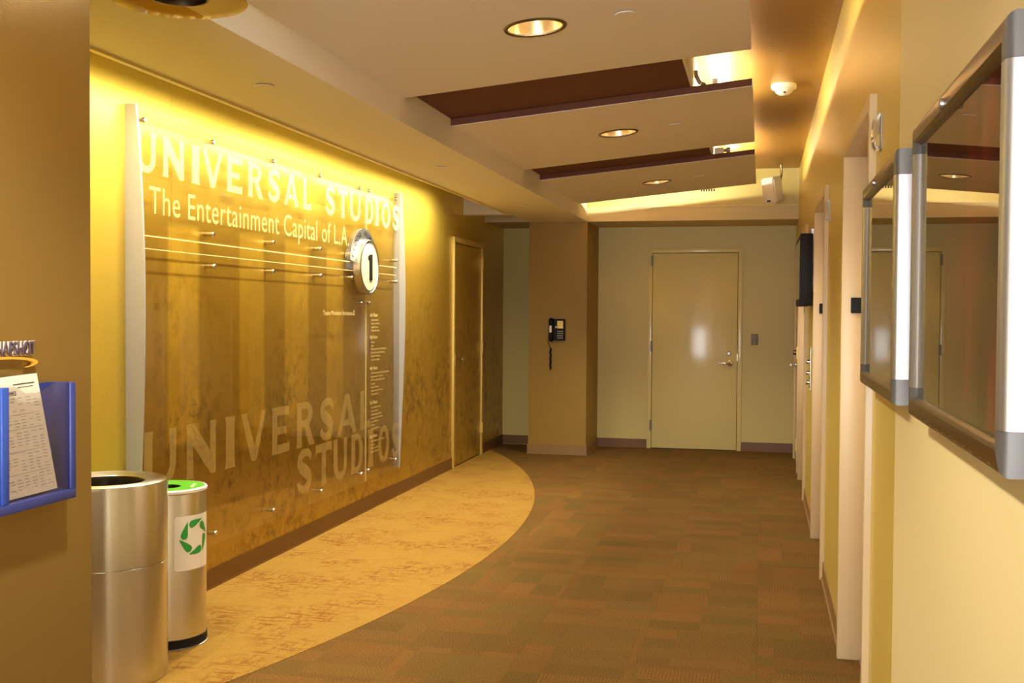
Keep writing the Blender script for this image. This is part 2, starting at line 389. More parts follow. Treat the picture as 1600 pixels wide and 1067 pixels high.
for r in range(18):
    o = bpy.data.objects.new('carpet_tile', ledge); o.location = (-2.668, 2.87 + 0.5 * r, 0); C.objects.link(o); o.parent = fl
# curved gold inlay along the mural wall
gcx, gcy, gr = -10.749, 6.874, 9.165
dy = math.sqrt(gr ** 2 - (XL - gcx) ** 2); a1 = math.atan2(dy, XL - gcx)
poly = [(gcx + gr * math.cos(-a1 + 2 * a1 * i / 96), gcy + gr * math.sin(-a1 + 2 * a1 * i / 96)) for i in range(97)]
bm = bmesh.new(); prism(bm, poly, 'Z', -0.004, 0.0022); mesh_obj('carpet_inlay', bm, 'carpetgold', fl)['label'] = 'gold streaked carpet inlay with a curved edge'

# ------------------------------------------------------------------ walls
LDY0, LDY1 = 9.99, 11.115       # door in the mural wall, outer frame
wl = struct(boxes('wall_left', [(XL - 0.2, XL - 0.012, YPIL - 0.2, YE + 0.2, -0.1, ZU)], 'dark'))
for (a, b, z0, z1) in ((YPIL - 0.1, 4.93, 0, 2.9), (4.93, 7.47, 0, 2.9), (7.47, LDY0, 0, 2.9), (LDY0, LDY1, 2.185, 2.9), (LDY1, YE, 0, 2.9)):
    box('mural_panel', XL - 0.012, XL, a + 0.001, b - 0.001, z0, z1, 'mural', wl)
OP = [(3.742, 4.88), (6.32, 7.48), (8.99, 10.12)]      # elevator openings (near casing edge, far jamb face)
RD = (10.52, 11.62)                                      # side door near the far end
segs = []; y = YN
for (a, b) in OP + [RD]:
    segs.append((XR, XR + 0.25, y, a + 0.04, 0, ZU + .05)); segs.append((XR, XR + 0.25, a + 0.04, b + 0.01, 2.15, ZU + .05)); y = b + 0.01
segs.append((XR, XR + 0.25, y, YE + 0.2, 0, ZU + .05))
YPAINT = 3.12                                            # cream paint near the camera, pearly gold paint beyond
first = segs.pop(0)
wr = struct(boxes('wall_right', [(XR, XR + 0.25, YPAINT, first[3], 0, ZU + .05)] + segs, 'goldwall'))
boxes('cream_section', [(XR, XR + 0.25, YN, YPAINT, 0, ZU + .05)], 'cream', wr)
struct(boxes('wall_far', [(XL - 0.2, XR + 0.25, YE, YE + 0.2, -0.1, ZU)], 'endwall'))
struct(boxes('wall_near', [(-3.2, -1.56, YN - 0.2, YN, -0.1, ZU + .05), (0.20, 0.75, YN - 0.2, YN, -0.1, ZU + .05), (-1.56, 0.20, YN - 0.2, YN, 2.52, ZU + .05)], 'cream'))
d = struct(empty('window_1', (-0.68, YN, 0)))      # glazed entrance behind the camera, daylight outside
for (a, b, z0, z1) in ((-0.88, -0.82, 0, 2.52), (0.82, 0.88, 0, 2.52), (-0.10, 0.02, 0, 2.52), (-0.82, -0.10, 2.44, 2.52), (-0.82, -0.10, 0, 0.12), (0.02, 0.82, 2.44, 2.52), (0.02, 0.82, 0, 0.12)): boxes('window_frame', [(a, b, -0.12, -0.02, z0, z1)], 'alu', d)
boxes('pane', [(-0.82, -0.10, -0.09, -0.08, 0.12, 2.44)], 'daylight', d); boxes('pane', [(0.02, 0.82, -0.09, -0.08, 0.12, 2.44)], 'daylight', d)
struct(boxes('wall_foreground', [(-3.0, XPIL, YN, YPIL, -0.1, ZU)], 'gold'))
struct(boxes('wall_column', [(-2.37, XS1, YB, YE, 0, ZS)], 'goldcol'))
# ceilings
struct(boxes('ceiling', [(XS1, XR + 0.2, YN, YB + 0.03, ZU, ZU + 0.1)], 'upper'))
KS = 0.165 / 1.7                      # ceiling panels and the brown bulkhead rise towards the right
def zpan(x): return 2.548 + KS * (x - XS1)
for (ya, yb) in ((YN, -1.70), (0.0, 0.95), (5.25, 6.20), (8.08, 8.83)):
    bm = bmesh.new(); prism(bm, [(XS1, zpan(XS1) + 0.043), (-0.392, zpan(-0.392) + 0.043), (-0.392, ZU), (XS1, ZU)], 'Y', ya, yb); struct(mesh_obj('ceiling_bulkhead', bm, 'brown'))
struct(boxes('trim_1', [(-0.392, -0.38, YN, 10.30, 2.724, ZU)], 'white'))
struct(boxes('ceiling_soffit', [(XS0, XS1, YPIL - 1.5, YB, ZS, ZU + .1)], 'white'))
struct(boxes('ceiling_slot', [(XL - 0.2, XS0, YPIL - 0.4, YE, 2.78, ZU + .1)], 'brown'))
struct(boxes('trim_2', [(XS0 - 0.020, XS0 + 0.004, YPIL - 0.4, 10.38, ZS - 0.010, ZS + 0.02), (XS0 - 0.024, XS0 - 0.016, YPIL - 0.4, 10.38, ZS + 0.006, ZS + 0.03)], 'cream'))
struct(boxes('trim_3', [(XL, XS0, 10.38, 10.52, ZS + 0.005, 2.78)], 'white'))
struct(boxes('ceiling_beam', [(XL, XS0, 11.24, YE, ZS + 0.002, 2.78), (XS0, XR, YB, YE, ZS, 2.556)], 'beam'))
struct(boxes('wall_upper', [(XS1, XR, YB + 0.03, YB + 0.1, 2.55, ZU)], 'endwall'))
struct(boxes('trim_4', [(XS1, XR, YB - 0.012, YB + 0.06, 2.556, 2.566)], 'cream'))
# baseboards
def baseboard(name, L, m='base'):
    bm = bmesh.new()
    for b in L: add_box(bm, *b)
    return struct(mesh_obj(name, bm, m))
baseboard('baseboard_left', [(XL, XL + 0.008, YPIL, LDY0, 0, 0.104), (XL, XL + 0.014, YPIL, LDY0, 0, 0.012), (XL, XL + 0.008, LDY1, YE, 0, 0.104)])
baseboard('baseboard_far', [(XL, -2.37, YE - 0.008, YE, 0, 0.098), (XS1, -1.208, YE - 0.008, YE, 0, 0.098), (-0.194, XR, YE - 0.008, YE, 0, 0.098)])
baseboard('baseboard_column', [(-2.378, XS1 + 0.008, YB - 0.008, YB, 0, 0.102), (-2.384, XS1 + 0.014, YB - 0.014, YB, 0, 0.010), (XS1, XS1 + 0.008, YB, YE - .008, 0, 0.102), (XS1, XS1 + 0.014, YB, YE - .008, 0, 0.010)], 'basel')
rb = []; y = YN
for (a, b) in OP + [RD]:
    rb += [(XR - 0.008, XR, y, a, 0, 0.1), (XR - 0.016, XR, y, a, 0, 0.014)]; y = b + 0.06
rb += [(XR - 0.008, XR, y, YE - .008, 0, 0.1)]
baseboard('baseboard_right', rb, 'basel')

# ------------------------------------------------------------------ doors
def hinge(parent, x0, x1, y0, y1, zc, m='steel', h=0.115):
    box('hinge', x0, x1, y0, y1, zc - h / 2, zc + h / 2, m, parent, 0.002, 1)
# far door
d = struct(empty('door_1', (-0.70, YE, 0)))
X0, X1 = -1.158, -0.244
box('frame_jamb', X0 - 0.05, X0 - 0.003, YE - 0.018, YE + 0.01, 0, 2.187, 'door', d, 0.002)
box('frame_jamb', X1 + 0.003, X1 + 0.05, YE - 0.018, YE + 0.01, 0, 2.187, 'door', d, 0.002)
box('frame_head', X0 - 0.003, X1 + 0.003, YE - 0.018, YE + 0.01, 2.138, 2.187, 'door', d, 0.002)
box('door_gap', X0 - 0.003, X1 + 0.003, YE - 0.002, YE + 0.004, 0.0, 2.138, 'dark', d)
lf = box('door_leaf', X0 + 0.002, X1 - 0.002, YE - 0.014, YE - 0.003, 0.008, 2.132, 'door', d, 0.001)
for z in (2.05, 1.118, 0.255): hinge(d, X0 - 0.018, X0 + 0.006, YE - 0.03, YE - 0.012, z, 'hingegrey')
def lever(parent, loc, side, nx, ny, zoff=0.105):
    """lever handle: rose + neck + lever, dead bolt above. n = outward normal, side = direction of the lever"""
    o = empty('lever_handle'); o.parent = parent; o.location = loc
    bm = bmesh.new(); n = Vector((nx, ny, 0)); s = Vector(side)
    ax = 'X' if nx else 'Y'; sg = nx or ny
    lathe(bm, [(0.0, 0), (0.033, 0), (0.033, 0.008 * sg), (0.026, 0.012 * sg), (0.0, 0.012 * sg)], 24, ax)
    mesh_obj('rose', bm, 'chrome', o, 40)
    bm = bmesh.new(); tube(bm, [n * 0.01, n * 0.05, n * 0.056 + s * 0.01, n * 0.056 + s * 0.06, n * 0.054 + s * 0.125], [0.011, 0.011, 0.011, 0.010, 0.009], 10)
    mesh_obj('lever', bm, 'chrome', o, 50)
    return o
lever(d, Vector((-0.316 + 0.70, -0.016, 0.949)), (-1, 0, 0), 0, -1)
bm = bmesh.new(); lathe(bm, [(0, 0), (0.022, 0), (0.022, -0.008), (0.016, -0.014), (0, -0.014)], 20, 'Y', (-0.331 + 0.70, -0.015, 1.052)); mesh_obj('deadbolt', bm, 'alu', d, 40)
box('strike_plate', X1 - 0.004, X1 + 0.006, YE - 0.02, YE - 0.012, 0.97, 1.05, 'bronze', d)
# mural wall door
d = struct(empty('door_2', (XL, 10.55, 0)))
box('frame_jamb', XL - 0.01, XL + 0.022, LDY0, LDY0 + 0.05, 0, 2.188, 'goldframe', d, 0.002)
box('frame_jamb', XL - 0.01, XL + 0.022, LDY1 - 0.05, LDY1, 0, 2.188, 'goldframe', d, 0.002)
box('frame_head', XL - 0.01, XL + 0.022, LDY0 + 0.05, LDY1 - 0.05, 2.138, 2.188, 'goldframe', d, 0.002)
bm = bmesh.new(); add_box(bm, XL - 0.012, XL + 0.004, LDY0 + 0.054, LDY1 - 0.054, 0.012, 2.130)
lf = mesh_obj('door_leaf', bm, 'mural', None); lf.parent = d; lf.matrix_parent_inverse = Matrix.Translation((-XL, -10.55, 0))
for z in (1.981, 1.118, 0.281): hinge(d, XL + 0.004, XL + 0.034, LDY1 - 0.064, LDY1 - 0.046, z, 'goldframe')
bm = bmesh.new(); lathe(bm, [(0, 0.004), (0.03, 0.004), (0.03, 0.012), (0.012, 0.016), (0.012, 0.04), (0.026, 0.05), (0.028, 0.062), (0.018, 0.072), (0, 0.074)], 24, 'X', (0, 10.135 - 10.55, 1.03)); mesh_obj('knob', bm, 'chrome', d, 40)
box('strike_plate', XL + 0.022, XL + 0.024, LDY0 + 0.03, LDY0 + 0.05, 0.97, 1.09, 'goldframe', d)
# side door on the right wall
d = struct(empty('door_3', (XR, 11.1, 0)))
a, b = RD
box('frame_jamb', XR - 0.022, XR + 0.08, a, a + 0.05, 0, 2.188, 'frame', d, 0.002)
box('frame_jamb', XR - 0.022, XR + 0.08, b, b + 0.05, 0, 2.188, 'frame', d, 0.002)
box('frame_head', XR - 0.022, XR + 0.08, a + 0.05, b, 2.14, 2.188, 'frame', d, 0.002)
box('door_leaf', XR - 0.004, XR + 0.04, a + 0.054, b - 0.004, 0.01, 2.136, 'door', d, 0.001)
lever(d, Vector((-0.006, 11.50 - 11.1, 0.97)), (0, -1, 0), -1, 0)
bm = bmesh.new(); lathe(bm, [(0, 0), (0.025, 0), (0.025, -0.02), (0.018, -0.03), (0, -0.03)], 20, 'X', (-0.004, 11.5 - 11.1, 1.09)); mesh_obj('deadbolt', bm, 'bronze', d, 40)
for z in (1.98, 1.118, 0.26): hinge(d, XR - 0.03, XR - 0.004, a + 0.045, a + 0.06, z, 'goldframe')
# elevators
for i, (a, b) in enumerate(OP):
    d = struct(empty('door_%d' % (4 + i), (XR, (a + b) / 2, 0)))
    box('frame_jamb', 0.335, 0.445, a, a + 0.045, 0, 2.188, 'frame', d, 0.002)
    box('frame_jamb', 0.335, 0.445, b, b + 0.045, 0, 2.188, 'frame', d, 0.002)
    box('frame_head', 0.335, 0.445, a + 0.045, b, 2.142, 2.188, 'frame', d, 0.002)
    mid = (a + b + 0.045) / 2
    box('door_panel', 0.432, 0.46, a + 0.045, mid - 0.002, 0.004, 2.142, 'frame', d, 0.001)
    box('door_panel', 0.432, 0.46, mid + 0.002, b, 0.004, 2.142, 'frame', d, 0.001)
    box('sill', 0.425, 0.432, a + 0.045, b, -0.004, 0.004, 'alu', d)
    pl = box('floor_plate', 0.372, 0.425, b - 0.012, b, 1.482, 1.548, 'black', d, 0.002, 1)

# ------------------------------------------------------------------ suspended ceiling panels, downlights, tubes
XP1 = -0.058
def panel(name, y0, y1, hx, hy, hr=0.118, near=True):
    root = empty(name, (XS1, y0, 2.548)); t = 0.028
    bm = bmesh.new(); n = 48; sq = 0.17
    def V(x, y, top): return bm.verts.new((x - XS1, y - y0, KS * (x - XS1) + (t if top else 0)))
    for top in (False, True):
        ring = [V(hx + hr * math.cos(2 * math.pi * k / n), hy + hr * math.sin(2 * math.pi * k / n), top) for k in range(n)]
        sqv = []
        for k in range(n):
            c, s = math.cos(2 * math.pi * k / n), math.sin(2 * math.pi * k / n); q = sq / max(abs(c), abs(s)); sqv.append(V(hx + q * c, hy + q * s, top))
        for k in range(n): bm.faces.new((ring[k], ring[(k + 1) % n], sqv[(k + 1) % n], sqv[k]))
        xs = [XS1, hx - sq, hx + sq, XP1]; ys = [y0, hy - sq, hy + sq, y1]
        for i in range(3):
            for j in range(3):
                if i == 1 and j == 1: continue
                bm.faces.new((V(xs[i], ys[j], top), V(xs[i + 1], ys[j], top), V(xs[i + 1], ys[j + 1], top), V(xs[i], ys[j + 1], top)))
        if top: topring = ring
        else: botring = ring
    for k in range(n): bm.faces.new((botring[k], botring[(k + 1) % n], topring[(k + 1) % n], topring[k]))
    c = [(XS1, y0), (XP1, y0), (XP1, y1), (XS1, y1)]
    for k in range(4):
        p, q = c[k], c[(k + 1) % 4]; bm.faces.new((V(*p, False), V(*q, False), V(*q, True), V(*p, True)))
    bmesh.ops.remove_doubles(bm, verts=bm.verts, dist=0.0004)
    mesh_obj('board', bm, 'white', root)
    # brown painted edge strip along the near side and brown rim on top
    for (ya, yb, nm) in ((-0.006, 0.006, 'edge_strip'), (y1 - y0 - 0.006, y1 - y0 + 0.006, 'edge_strip')):
        bm = bmesh.new()
        L = XP1 - XS1
        prism(bm, [(0.0, 0.003), (L - 0.004, KS * L + 0.003), (L - 0.004, KS * L + 0.041), (0.0, 0.041)], 'Y', ya, yb)
        mesh_obj(nm, bm, 'brown', root)
    return root
def downlight(x, y, label, zc=None, tilt=True, power=P_DOWN, struct_only=False):
    z = zpan(x) if zc is None else zc
    o = empty('recessed_downlight', (x, y, z), (0, -math.atan(KS) if tilt else 0, 0))
    bm = bmesh.new(); lathe(bm, [(0.112, 0.002), (0.112, -0.004), (0.118, -0.007), (0.126, -0.006), (0.130, 0.0), (0.126, 0.001), (0.112, 0.002)], 48); mesh_obj('trim_ring', bm, 'bronze', o, 40)
    bm = bmesh.new(); lathe(bm, [(0.1125, 0.0), (0.108, 0.03), (0.096, 0.075), (0.078, 0.12), (0.055, 0.15), (0.0005, 0.152)], 48); mesh_obj('reflector', bm, 'reflector', o, 60)
    bm = bmesh.new(); lathe(bm, [(0.0005, 0.06), (0.02, 0.063), (0.03, 0.08), (0.03, 0.105), (0.018, 0.14), (0.014, 0.15)], 20); mesh_obj('bulb', bm, 'bulb', o, 60)
    l = bpy.data.lights.new('downlight', 'SPOT'); l.energy = power; l.color = WARM; l.spot_size = R(118); l.spot_blend = 0.75; l.shadow_soft_size = 0.06
    lo = bpy.data.objects.new('downlight_lamp', l); C.objects.link(lo); lo.parent = o; lo.location = (0, 0, 0.045)
    if struct_only: struct(o)
    else: tag(o, label, 'downlight', 'recessed downlights in the ceiling panels')
    return o
def tubelight(x, y0, y1, label=None):
    z = zpan(x) + 0.03
    o = empty('fluorescent_strip', (x, (y0 + y1) / 2, z))
    h = (y1 - y0) / 2
    bm = bmesh.new(); add_box(bm, -0.035, 0.035, -h, h, 0, 0.035, 0.003, 1); mesh_obj('batten', bm, 'plastic', o)
    for s in (-1, 1):
        bm = bmesh.new(); add_box(bm, -0.016, 0.016, s * h - 0.012, s * h + 0.012, 0.035, 0.085, 0.004, 1); mesh_obj('socket', bm, 'plastic', o)
    bm = bmesh.new(); tube(bm, [(0, -h + 0.012, 0.066), (0, h - 0.012, 0.066)], 0.0125, 12); mesh_obj('tube', bm, 'tube', o, 60)
    if label: tag(o, label, 'light', 'fluorescent strips on the ceiling panels')
    else: struct(o)
PAN = [(3.53, 5.30, 4.40), (6.152, 8.13, 7.06), (8.78, 10.72, 9.74)]
wh = ('nearest', 'middle', 'farthest')
for i, (y0, y1, yl) in enumerate(PAN):
    p = panel('ceiling_panel', y0, y1, -0.905, yl)
    tag(p, ('nearest and largest-looking of the sloping beige suspended ceiling panels', 'middle sloping beige ceiling panel between two dark brown gaps', 'farthest sloping beige ceiling panel, nearest the bright upper wall')[i], 'ceiling panel', 'sloping suspended ceiling panels')
    downlight(-0.905, yl, '%s round recessed downlight glowing in the %s sloping ceiling panel' % (wh[i], wh[i]))
    tubelight(-0.27, y0 + 0.22, y0 + 1.44, (None, 'fluorescent strip light behind the middle ceiling panel edge', 'fluorescent strip with white socket on top of the farthest ceiling panel')[i])
def cross_tube(x0, x1, y, label):
    o = empty('fluorescent_strip', ((x0 + x1) / 2, y, zpan((x0 + x1) / 2) + 0.03), (0, -math.atan(KS), 0)); h = (x1 - x0) / 2
    bm = bmesh.new(); add_box(bm, -h, h, -0.035, 0.035, 0, 0.035, 0.003, 1); mesh_obj('batten', bm, 'plastic', o)
    for s in (-1, 1):
        bm = bmesh.new(); add_box(bm, s * h - 0.012, s * h + 0.012, -0.016, 0.016, 0.035, 0.085, 0.004, 1); mesh_obj('socket', bm, 'plastic', o)
    bm = bmesh.new(); tube(bm, [(-h + 0.012, 0, 0.066), (h - 0.012, 0, 0.066)], 0.0125, 12); mesh_obj('tube', bm, 'tubeb', o, 60)
    struct(o)
cross_tube(-1.62, -0.42, 10.38, 'crosswise fluorescent strip behind the farthest panel lighting the upper wall')
for (y0, y1, yl) in ((0.9, 2.68, 1.75), (-1.75, 0.05, -0.9)):
    p = struct(panel('ceiling_panel', y0, y1, -0.905, yl)); downlight(-0.905, yl, '', struct_only=True)
    tubelight(-0.27, y0 + 0.10, y0 + 1.32)
o = struct(empty('added_disc_light', (-0.95, 3.12, 2.665)))      # unseen disc lamp added over the camera to brighten the foreground wall
bm = bmesh.new(); lathe(bm, [(0.0005, -0.075), (0.07, -0.07), (0.12, -0.05), (0.145, -0.02), (0.15, 0.0)], 40); mesh_obj('diffuser', bm, 'opal', o, 60)
bm = bmesh.new(); lathe(bm, [(0.0005, 0.03), (0.158, 0.03), (0.158, -0.004), (0.15, -0.004)], 40); mesh_obj('canopy', bm, 'plastic', o, 40)
# sprinkler cover plates
def plate(x, y, z, label, tilt, group):
    o = empty('sprinkler_cover', (x, y, z), (0, -math.atan(KS) if tilt else 0, 0))
    bm = bmesh.new(); lathe(bm, [(0.0005, -0.008), (0.040, -0.008), (0.042, -0.006), (0.042, -0.003)], 32); mesh_obj('cover_disc', bm, 'white', o, 40)
    bm = bmesh.new(); lathe(bm, [(0.0005, -0.003), (0.034, -0.003), (0.034, 0.0), (0.0005, 0.0)], 32); mesh_obj('shadow_ring', bm, 'dark', o)
    tag(o, label, 'sprinkler cover', group)
for i, y in enumerate((4.39, 7.005, 9.636)): plate(-0.54, y, zpan(-0.54), 'flat round sprinkler cover on the %s sloping ceiling panel' % wh[i], True, 'sprinkler covers on the ceiling panels')
for i, y in enumerate((4.292, 6.917, 9.51)): plate(-2.04, y, ZS, '%s flat round sprinkler cover under the long soffit by the mural' % wh[i], False, 'sprinkler covers under the soffit')
# lamp holder and cable seen over the panel edges
o = empty('lamp_socket', (-0.30, 8.83, zpan(-0.30) + 0.03))
bm = bmesh.new(); add_box(bm, -0.07, 0.0, -0.02, 0.02, 0.008, 0.06, 0.004, 1); mesh_obj('housing', bm, 'plastic', o)
bm = bmesh.new(); lathe(bm, [(0.0005, 0.0), (0.012, 0.0), (0.014, 0.02), (0.022, 0.03), (0.022, 0.05), (0.0005, 0.055)], 16, 'X', (0, 0, 0.04)); mesh_obj('holder', bm, 'alu', o, 40)
tag(o, 'white lamp socket lying on the far ceiling panel edge beside the gap', 'lamp socket')
bm = bmesh.new(); tube(bm, [(-0.366, 6.20, 2.82), (-0.364, 6.2, 2.79), (-0.345, 6.2, 2.752), (-0.33, 6.2, 2.745), (-0.318, 6.21, 2.742)], 0.012, 8); tag(mesh_obj('flexible_conduit', bm, 'bronze', None, 60), 'dark flexible conduit over the middle ceiling panel edge', 'conduit')
# linear wall washers in the slot: shaded strips that graze the mural
for (ya, yb, k) in ((2.55, 4.15, 1.0), (4.20, 5.80, 1.0), (5.85, 7.45, 1.25), (7.50, 9.30, 1.35)):
    o = struct(empty('wall_washer', (-2.43, (ya + yb) / 2, 2.53))); h = (yb - ya) / 2
    bm = bmesh.new(); add_box(bm, -0.03, 0.04, -h, h, 0.012, 0.05, 0.003, 1); mesh_obj('housing', bm, 'alu', o)
    bm = bmesh.new(); prism(bm, [(0.04, 0.050), (-0.17, 0.030), (-0.17, 0.026), (0.04, 0.046)], 'Y', -h, h); mesh_obj('added_shade', bm, 'alu', o)  # unseen plate added to keep the washer light off the mural's top edge
    l = bpy.data.lights.new('wall_washer', 'AREA'); l.shape = 'RECTANGLE'; l.size = 0.04; l.size_y = yb - ya - 0.04; l.energy = P_WASH * (yb - ya) * k; l.color = (1.0, 0.92, 0.68); l.spread = R(150)
    lo = bpy.data.objects.new('wall_washer_lamp', l); C.objects.link(lo); lo.parent = o; lo.location = (-0.012, 0, 0.004); lo.rotation_euler = (0, R(17), 0)

# smoke detector
o = empty('smoke_detector', (0.125, 7.22, ZU))
bm = bmesh.new(); lathe(bm, [(0.0005, 0), (0.078, 0), (0.08, -0.012), (0.076, -0.028), (0.055, -0.036)], 40); mesh_obj('base', bm, 'plastic', o, 40)
bm = bmesh.new(); lathe(bm, [(0.058, -0.034), (0.05, -0.05), (0.032, -0.064), (0.0005, -0.068)], 40); mesh_obj('chamber', bm, 'plastic', o, 40)
bm = bmesh.new(); add_box(bm, -0.004, 0.012, -0.052, -0.044, -0.062, -0.052); mesh_obj('indicator', bm, 'inkd', o)
tag(o, 'white round smoke detector on the gold upper ceiling', 'smoke detector')
# loudspeaker
o = empty('wall_loudspeaker', (0.10, 11.0, 2.68), (R(12), 0, R(-38)))
bm = bmesh.new(); prism(bm, [(-0.075, -0.075), (0.075, -0.075), (0.062, 0.075), (-0.062, 0.075)], 'Z', -0.125, 0.125)
bmesh.ops.bevel(bm, geom=list(bm.edges), offset=0.014, segments=3, affect='EDGES'); mesh_obj('cabinet', bm, 'plastic', o, 40)
bm = bmesh.new(); add_box(bm, -0.066, 0.066, -0.081, -0.074, -0.11, 0.115, 0.004, 2); mesh_obj('grille', bm, 'label', o, 40)
for k in range(5):
    bm = bmesh.new(); add_box(bm, 0.062, 0.078, -0.055, 0.055, -0.10 + 0.042 * k, -0.094 + 0.042 * k); mesh_obj('side_rib', bm, 'white', o)
bm = bmesh.new(); tube(bm, [(0, 0.06, 0.0), (0, 0.13, 0.06), (0.0, 0.17, 0.16), (0, 0.17, 0.24)], 0.012, 8); mesh_obj('bracket', bm, 'bronze', o, 60)
bm = bmesh.new(); add_box(bm, -0.02, 0.02, -0.085, -0.08, -0.105, -0.09); mesh_obj('badge', bm, 'black', o)
tag(o, 'white box loudspeaker tilted down on a bracket above the beam', 'loudspeaker')
o = empty('air_vent', (-0.535, YB + 0.03, 2.725))
for k in range(6):
    bm = bmesh.new(); add_box(bm, -0.072 + 0.025 * k, -0.058 + 0.025 * k, -0.004, 0.0, -0.012, 0.012); mesh_obj('slot', bm, 'dark', o)
bm = bmesh.new(); add_box(bm, -0.085, 0.085, -0.002, 0.0, -0.02, 0.02); mesh_obj('vent_plate', bm, 'endwall', o)
tag(o, 'row of small dark vent slots high on the upper wall', 'vent')
# amber glass pendant in the top left corner
o = empty('pendant_lamp', (-1.66, 2.93, 2.372))
bm = bmesh.new(); lathe(bm, [(0.080, 0.012), (0.140, 0.004), (0.192, 0.0), (0.196, 0.003), (0.192, 0.006), (0.140, 0.010), (0.080, 0.018), (0.080, 0.012)], 56); mesh_obj('glass_ring', bm, 'amber', o, 50)
bm = bmesh.new(); lathe(bm, [(0.078, 0.008), (0.084, 0.008), (0.084, 0.05), (0.078, 0.05), (0.078, 0.008)], 48); mesh_obj('inner_rim', bm, 'bronze', o, 40)
bm = bmesh.new(); lathe(bm, [(0.078, 0.05), (0.05, 0.11), (0.015, 0.13), (0.012, 0.555), (0.05, 0.557), (0.05, 0.5555)], 32); mesh_obj('stem_and_canopy', bm, 'bronze', o, 40)
bm = bmesh.new(); lathe(bm, [(0.0005, 0.02), (0.03, 0.024), (0.035, 0.05), (0.02, 0.09), (0.0005, 0.1)], 20); mesh_obj('bulb', bm, 'label', o, 60)
tag(o, 'amber glass ring lamp at the top left edge below the soffit', 'lamp')

# ------------------------------------------------------------------ acrylic sign on the mural wall
XG0, XG1 = XL + 0.040, XL + 0.048     # acrylic thickness
XT = XG1 + 0.0012
sign = empty('directory_sign', (XL, 6.42, 0.24)); so = sign.location.copy()
def sgn(name, me_or_bm, m, parent=None, smooth=None):
    me = me_or_bm
    if isinstance(me, bmesh.types.BMesh):
        bmesh.ops.recalc_face_normals(me, faces=me.faces); q = bpy.data.meshes.new(name); me.to_mesh(q); me.free(); me = q
    me.transform(Matrix.Translation(-so)); o = obj_from(name, me, m, None, smooth); o.parent = parent or sign; return o
def bmbox(*a, **k):
    bm = bmesh.new(); add_box(bm, *a, **k); return bm
p1 = sgn('glass_panel', bmbox(XG0, XG1, 4.545, 7.538, 0.242, 2.39), 'acrylic')
p2 = sgn('glass_panel', bmbox(XG0, XG1, 7.548, 8.30, 0.242, 2.40), 'acrylic')
# bowed side fins
def fin(y0, y1, z0, z1):
    pts = []
    for i in range(33):
        t = i / 32; z = z1 + (z0 - z1) * t
        dpt = 0.052 + 0.042 * math.sin(math.pi * min(1, t ** 0.8)) ** 1.1
        pts.append((XL + dpt, z))
    bm = bmesh.new(); prism(bm, pts + [(XL, z0), (XL, z1)], 'Y', y0, y1); return bm
sgn('side_fin', fin(4.528, 4.543, 0.24, 2.415), 'aluw'); sgn('side_fin', fin(8.302, 8.317, 0.245, 2.415), 'aluw')
# stand-offs
PEG = [(4.60, 2.352), (5.256, 2.35), (5.985, 2.35), (6.681, 2.35), (7.405, 2.35), (7.60, 2.354), (8.20, 2.356), (5.256, 1.873), (5.98, 1.876), (6.683, 1.88), (7.25, 1.878), (5.268, 1.707), (5.98, 1.708), (6.695, 1.708), (7.25, 1.714), (8.215, 1.877), (8.215, 1.712), (7.45, 1.54), (7.60, 1.54), (5.28, 0.307), (5.988, 0.305), (6.711, 0.305), (7.45, 0.312), (7.60, 0.318), (8.215, 0.32)]
pbm = bmesh.new(); lathe(pbm, [(0.0005, 0), (0.011, 0), (0.011, 0.040), (0.0112, 0.049), (0.013, 0.049), (0.013, 0.056), (0.010, 0.060), (0.0005, 0.060)], 14, 'X')
pme = bpy.data.meshes.new('stand_off'); bmesh.ops.recalc_face_normals(pbm, faces=pbm.faces); pbm.to_mesh(pme); pbm.free(); pme.materials.append(M['steel'])
for p in pme.polygons: p.use_smooth = True
try: pme.set_sharp_from_angle(angle=R(40))
except Exception: pass
for (y, z) in PEG:
    o = bpy.data.objects.new('stand_off', pme); C.objects.link(o); o.parent = sign; o.location = Vector((XL, y, z)) - so
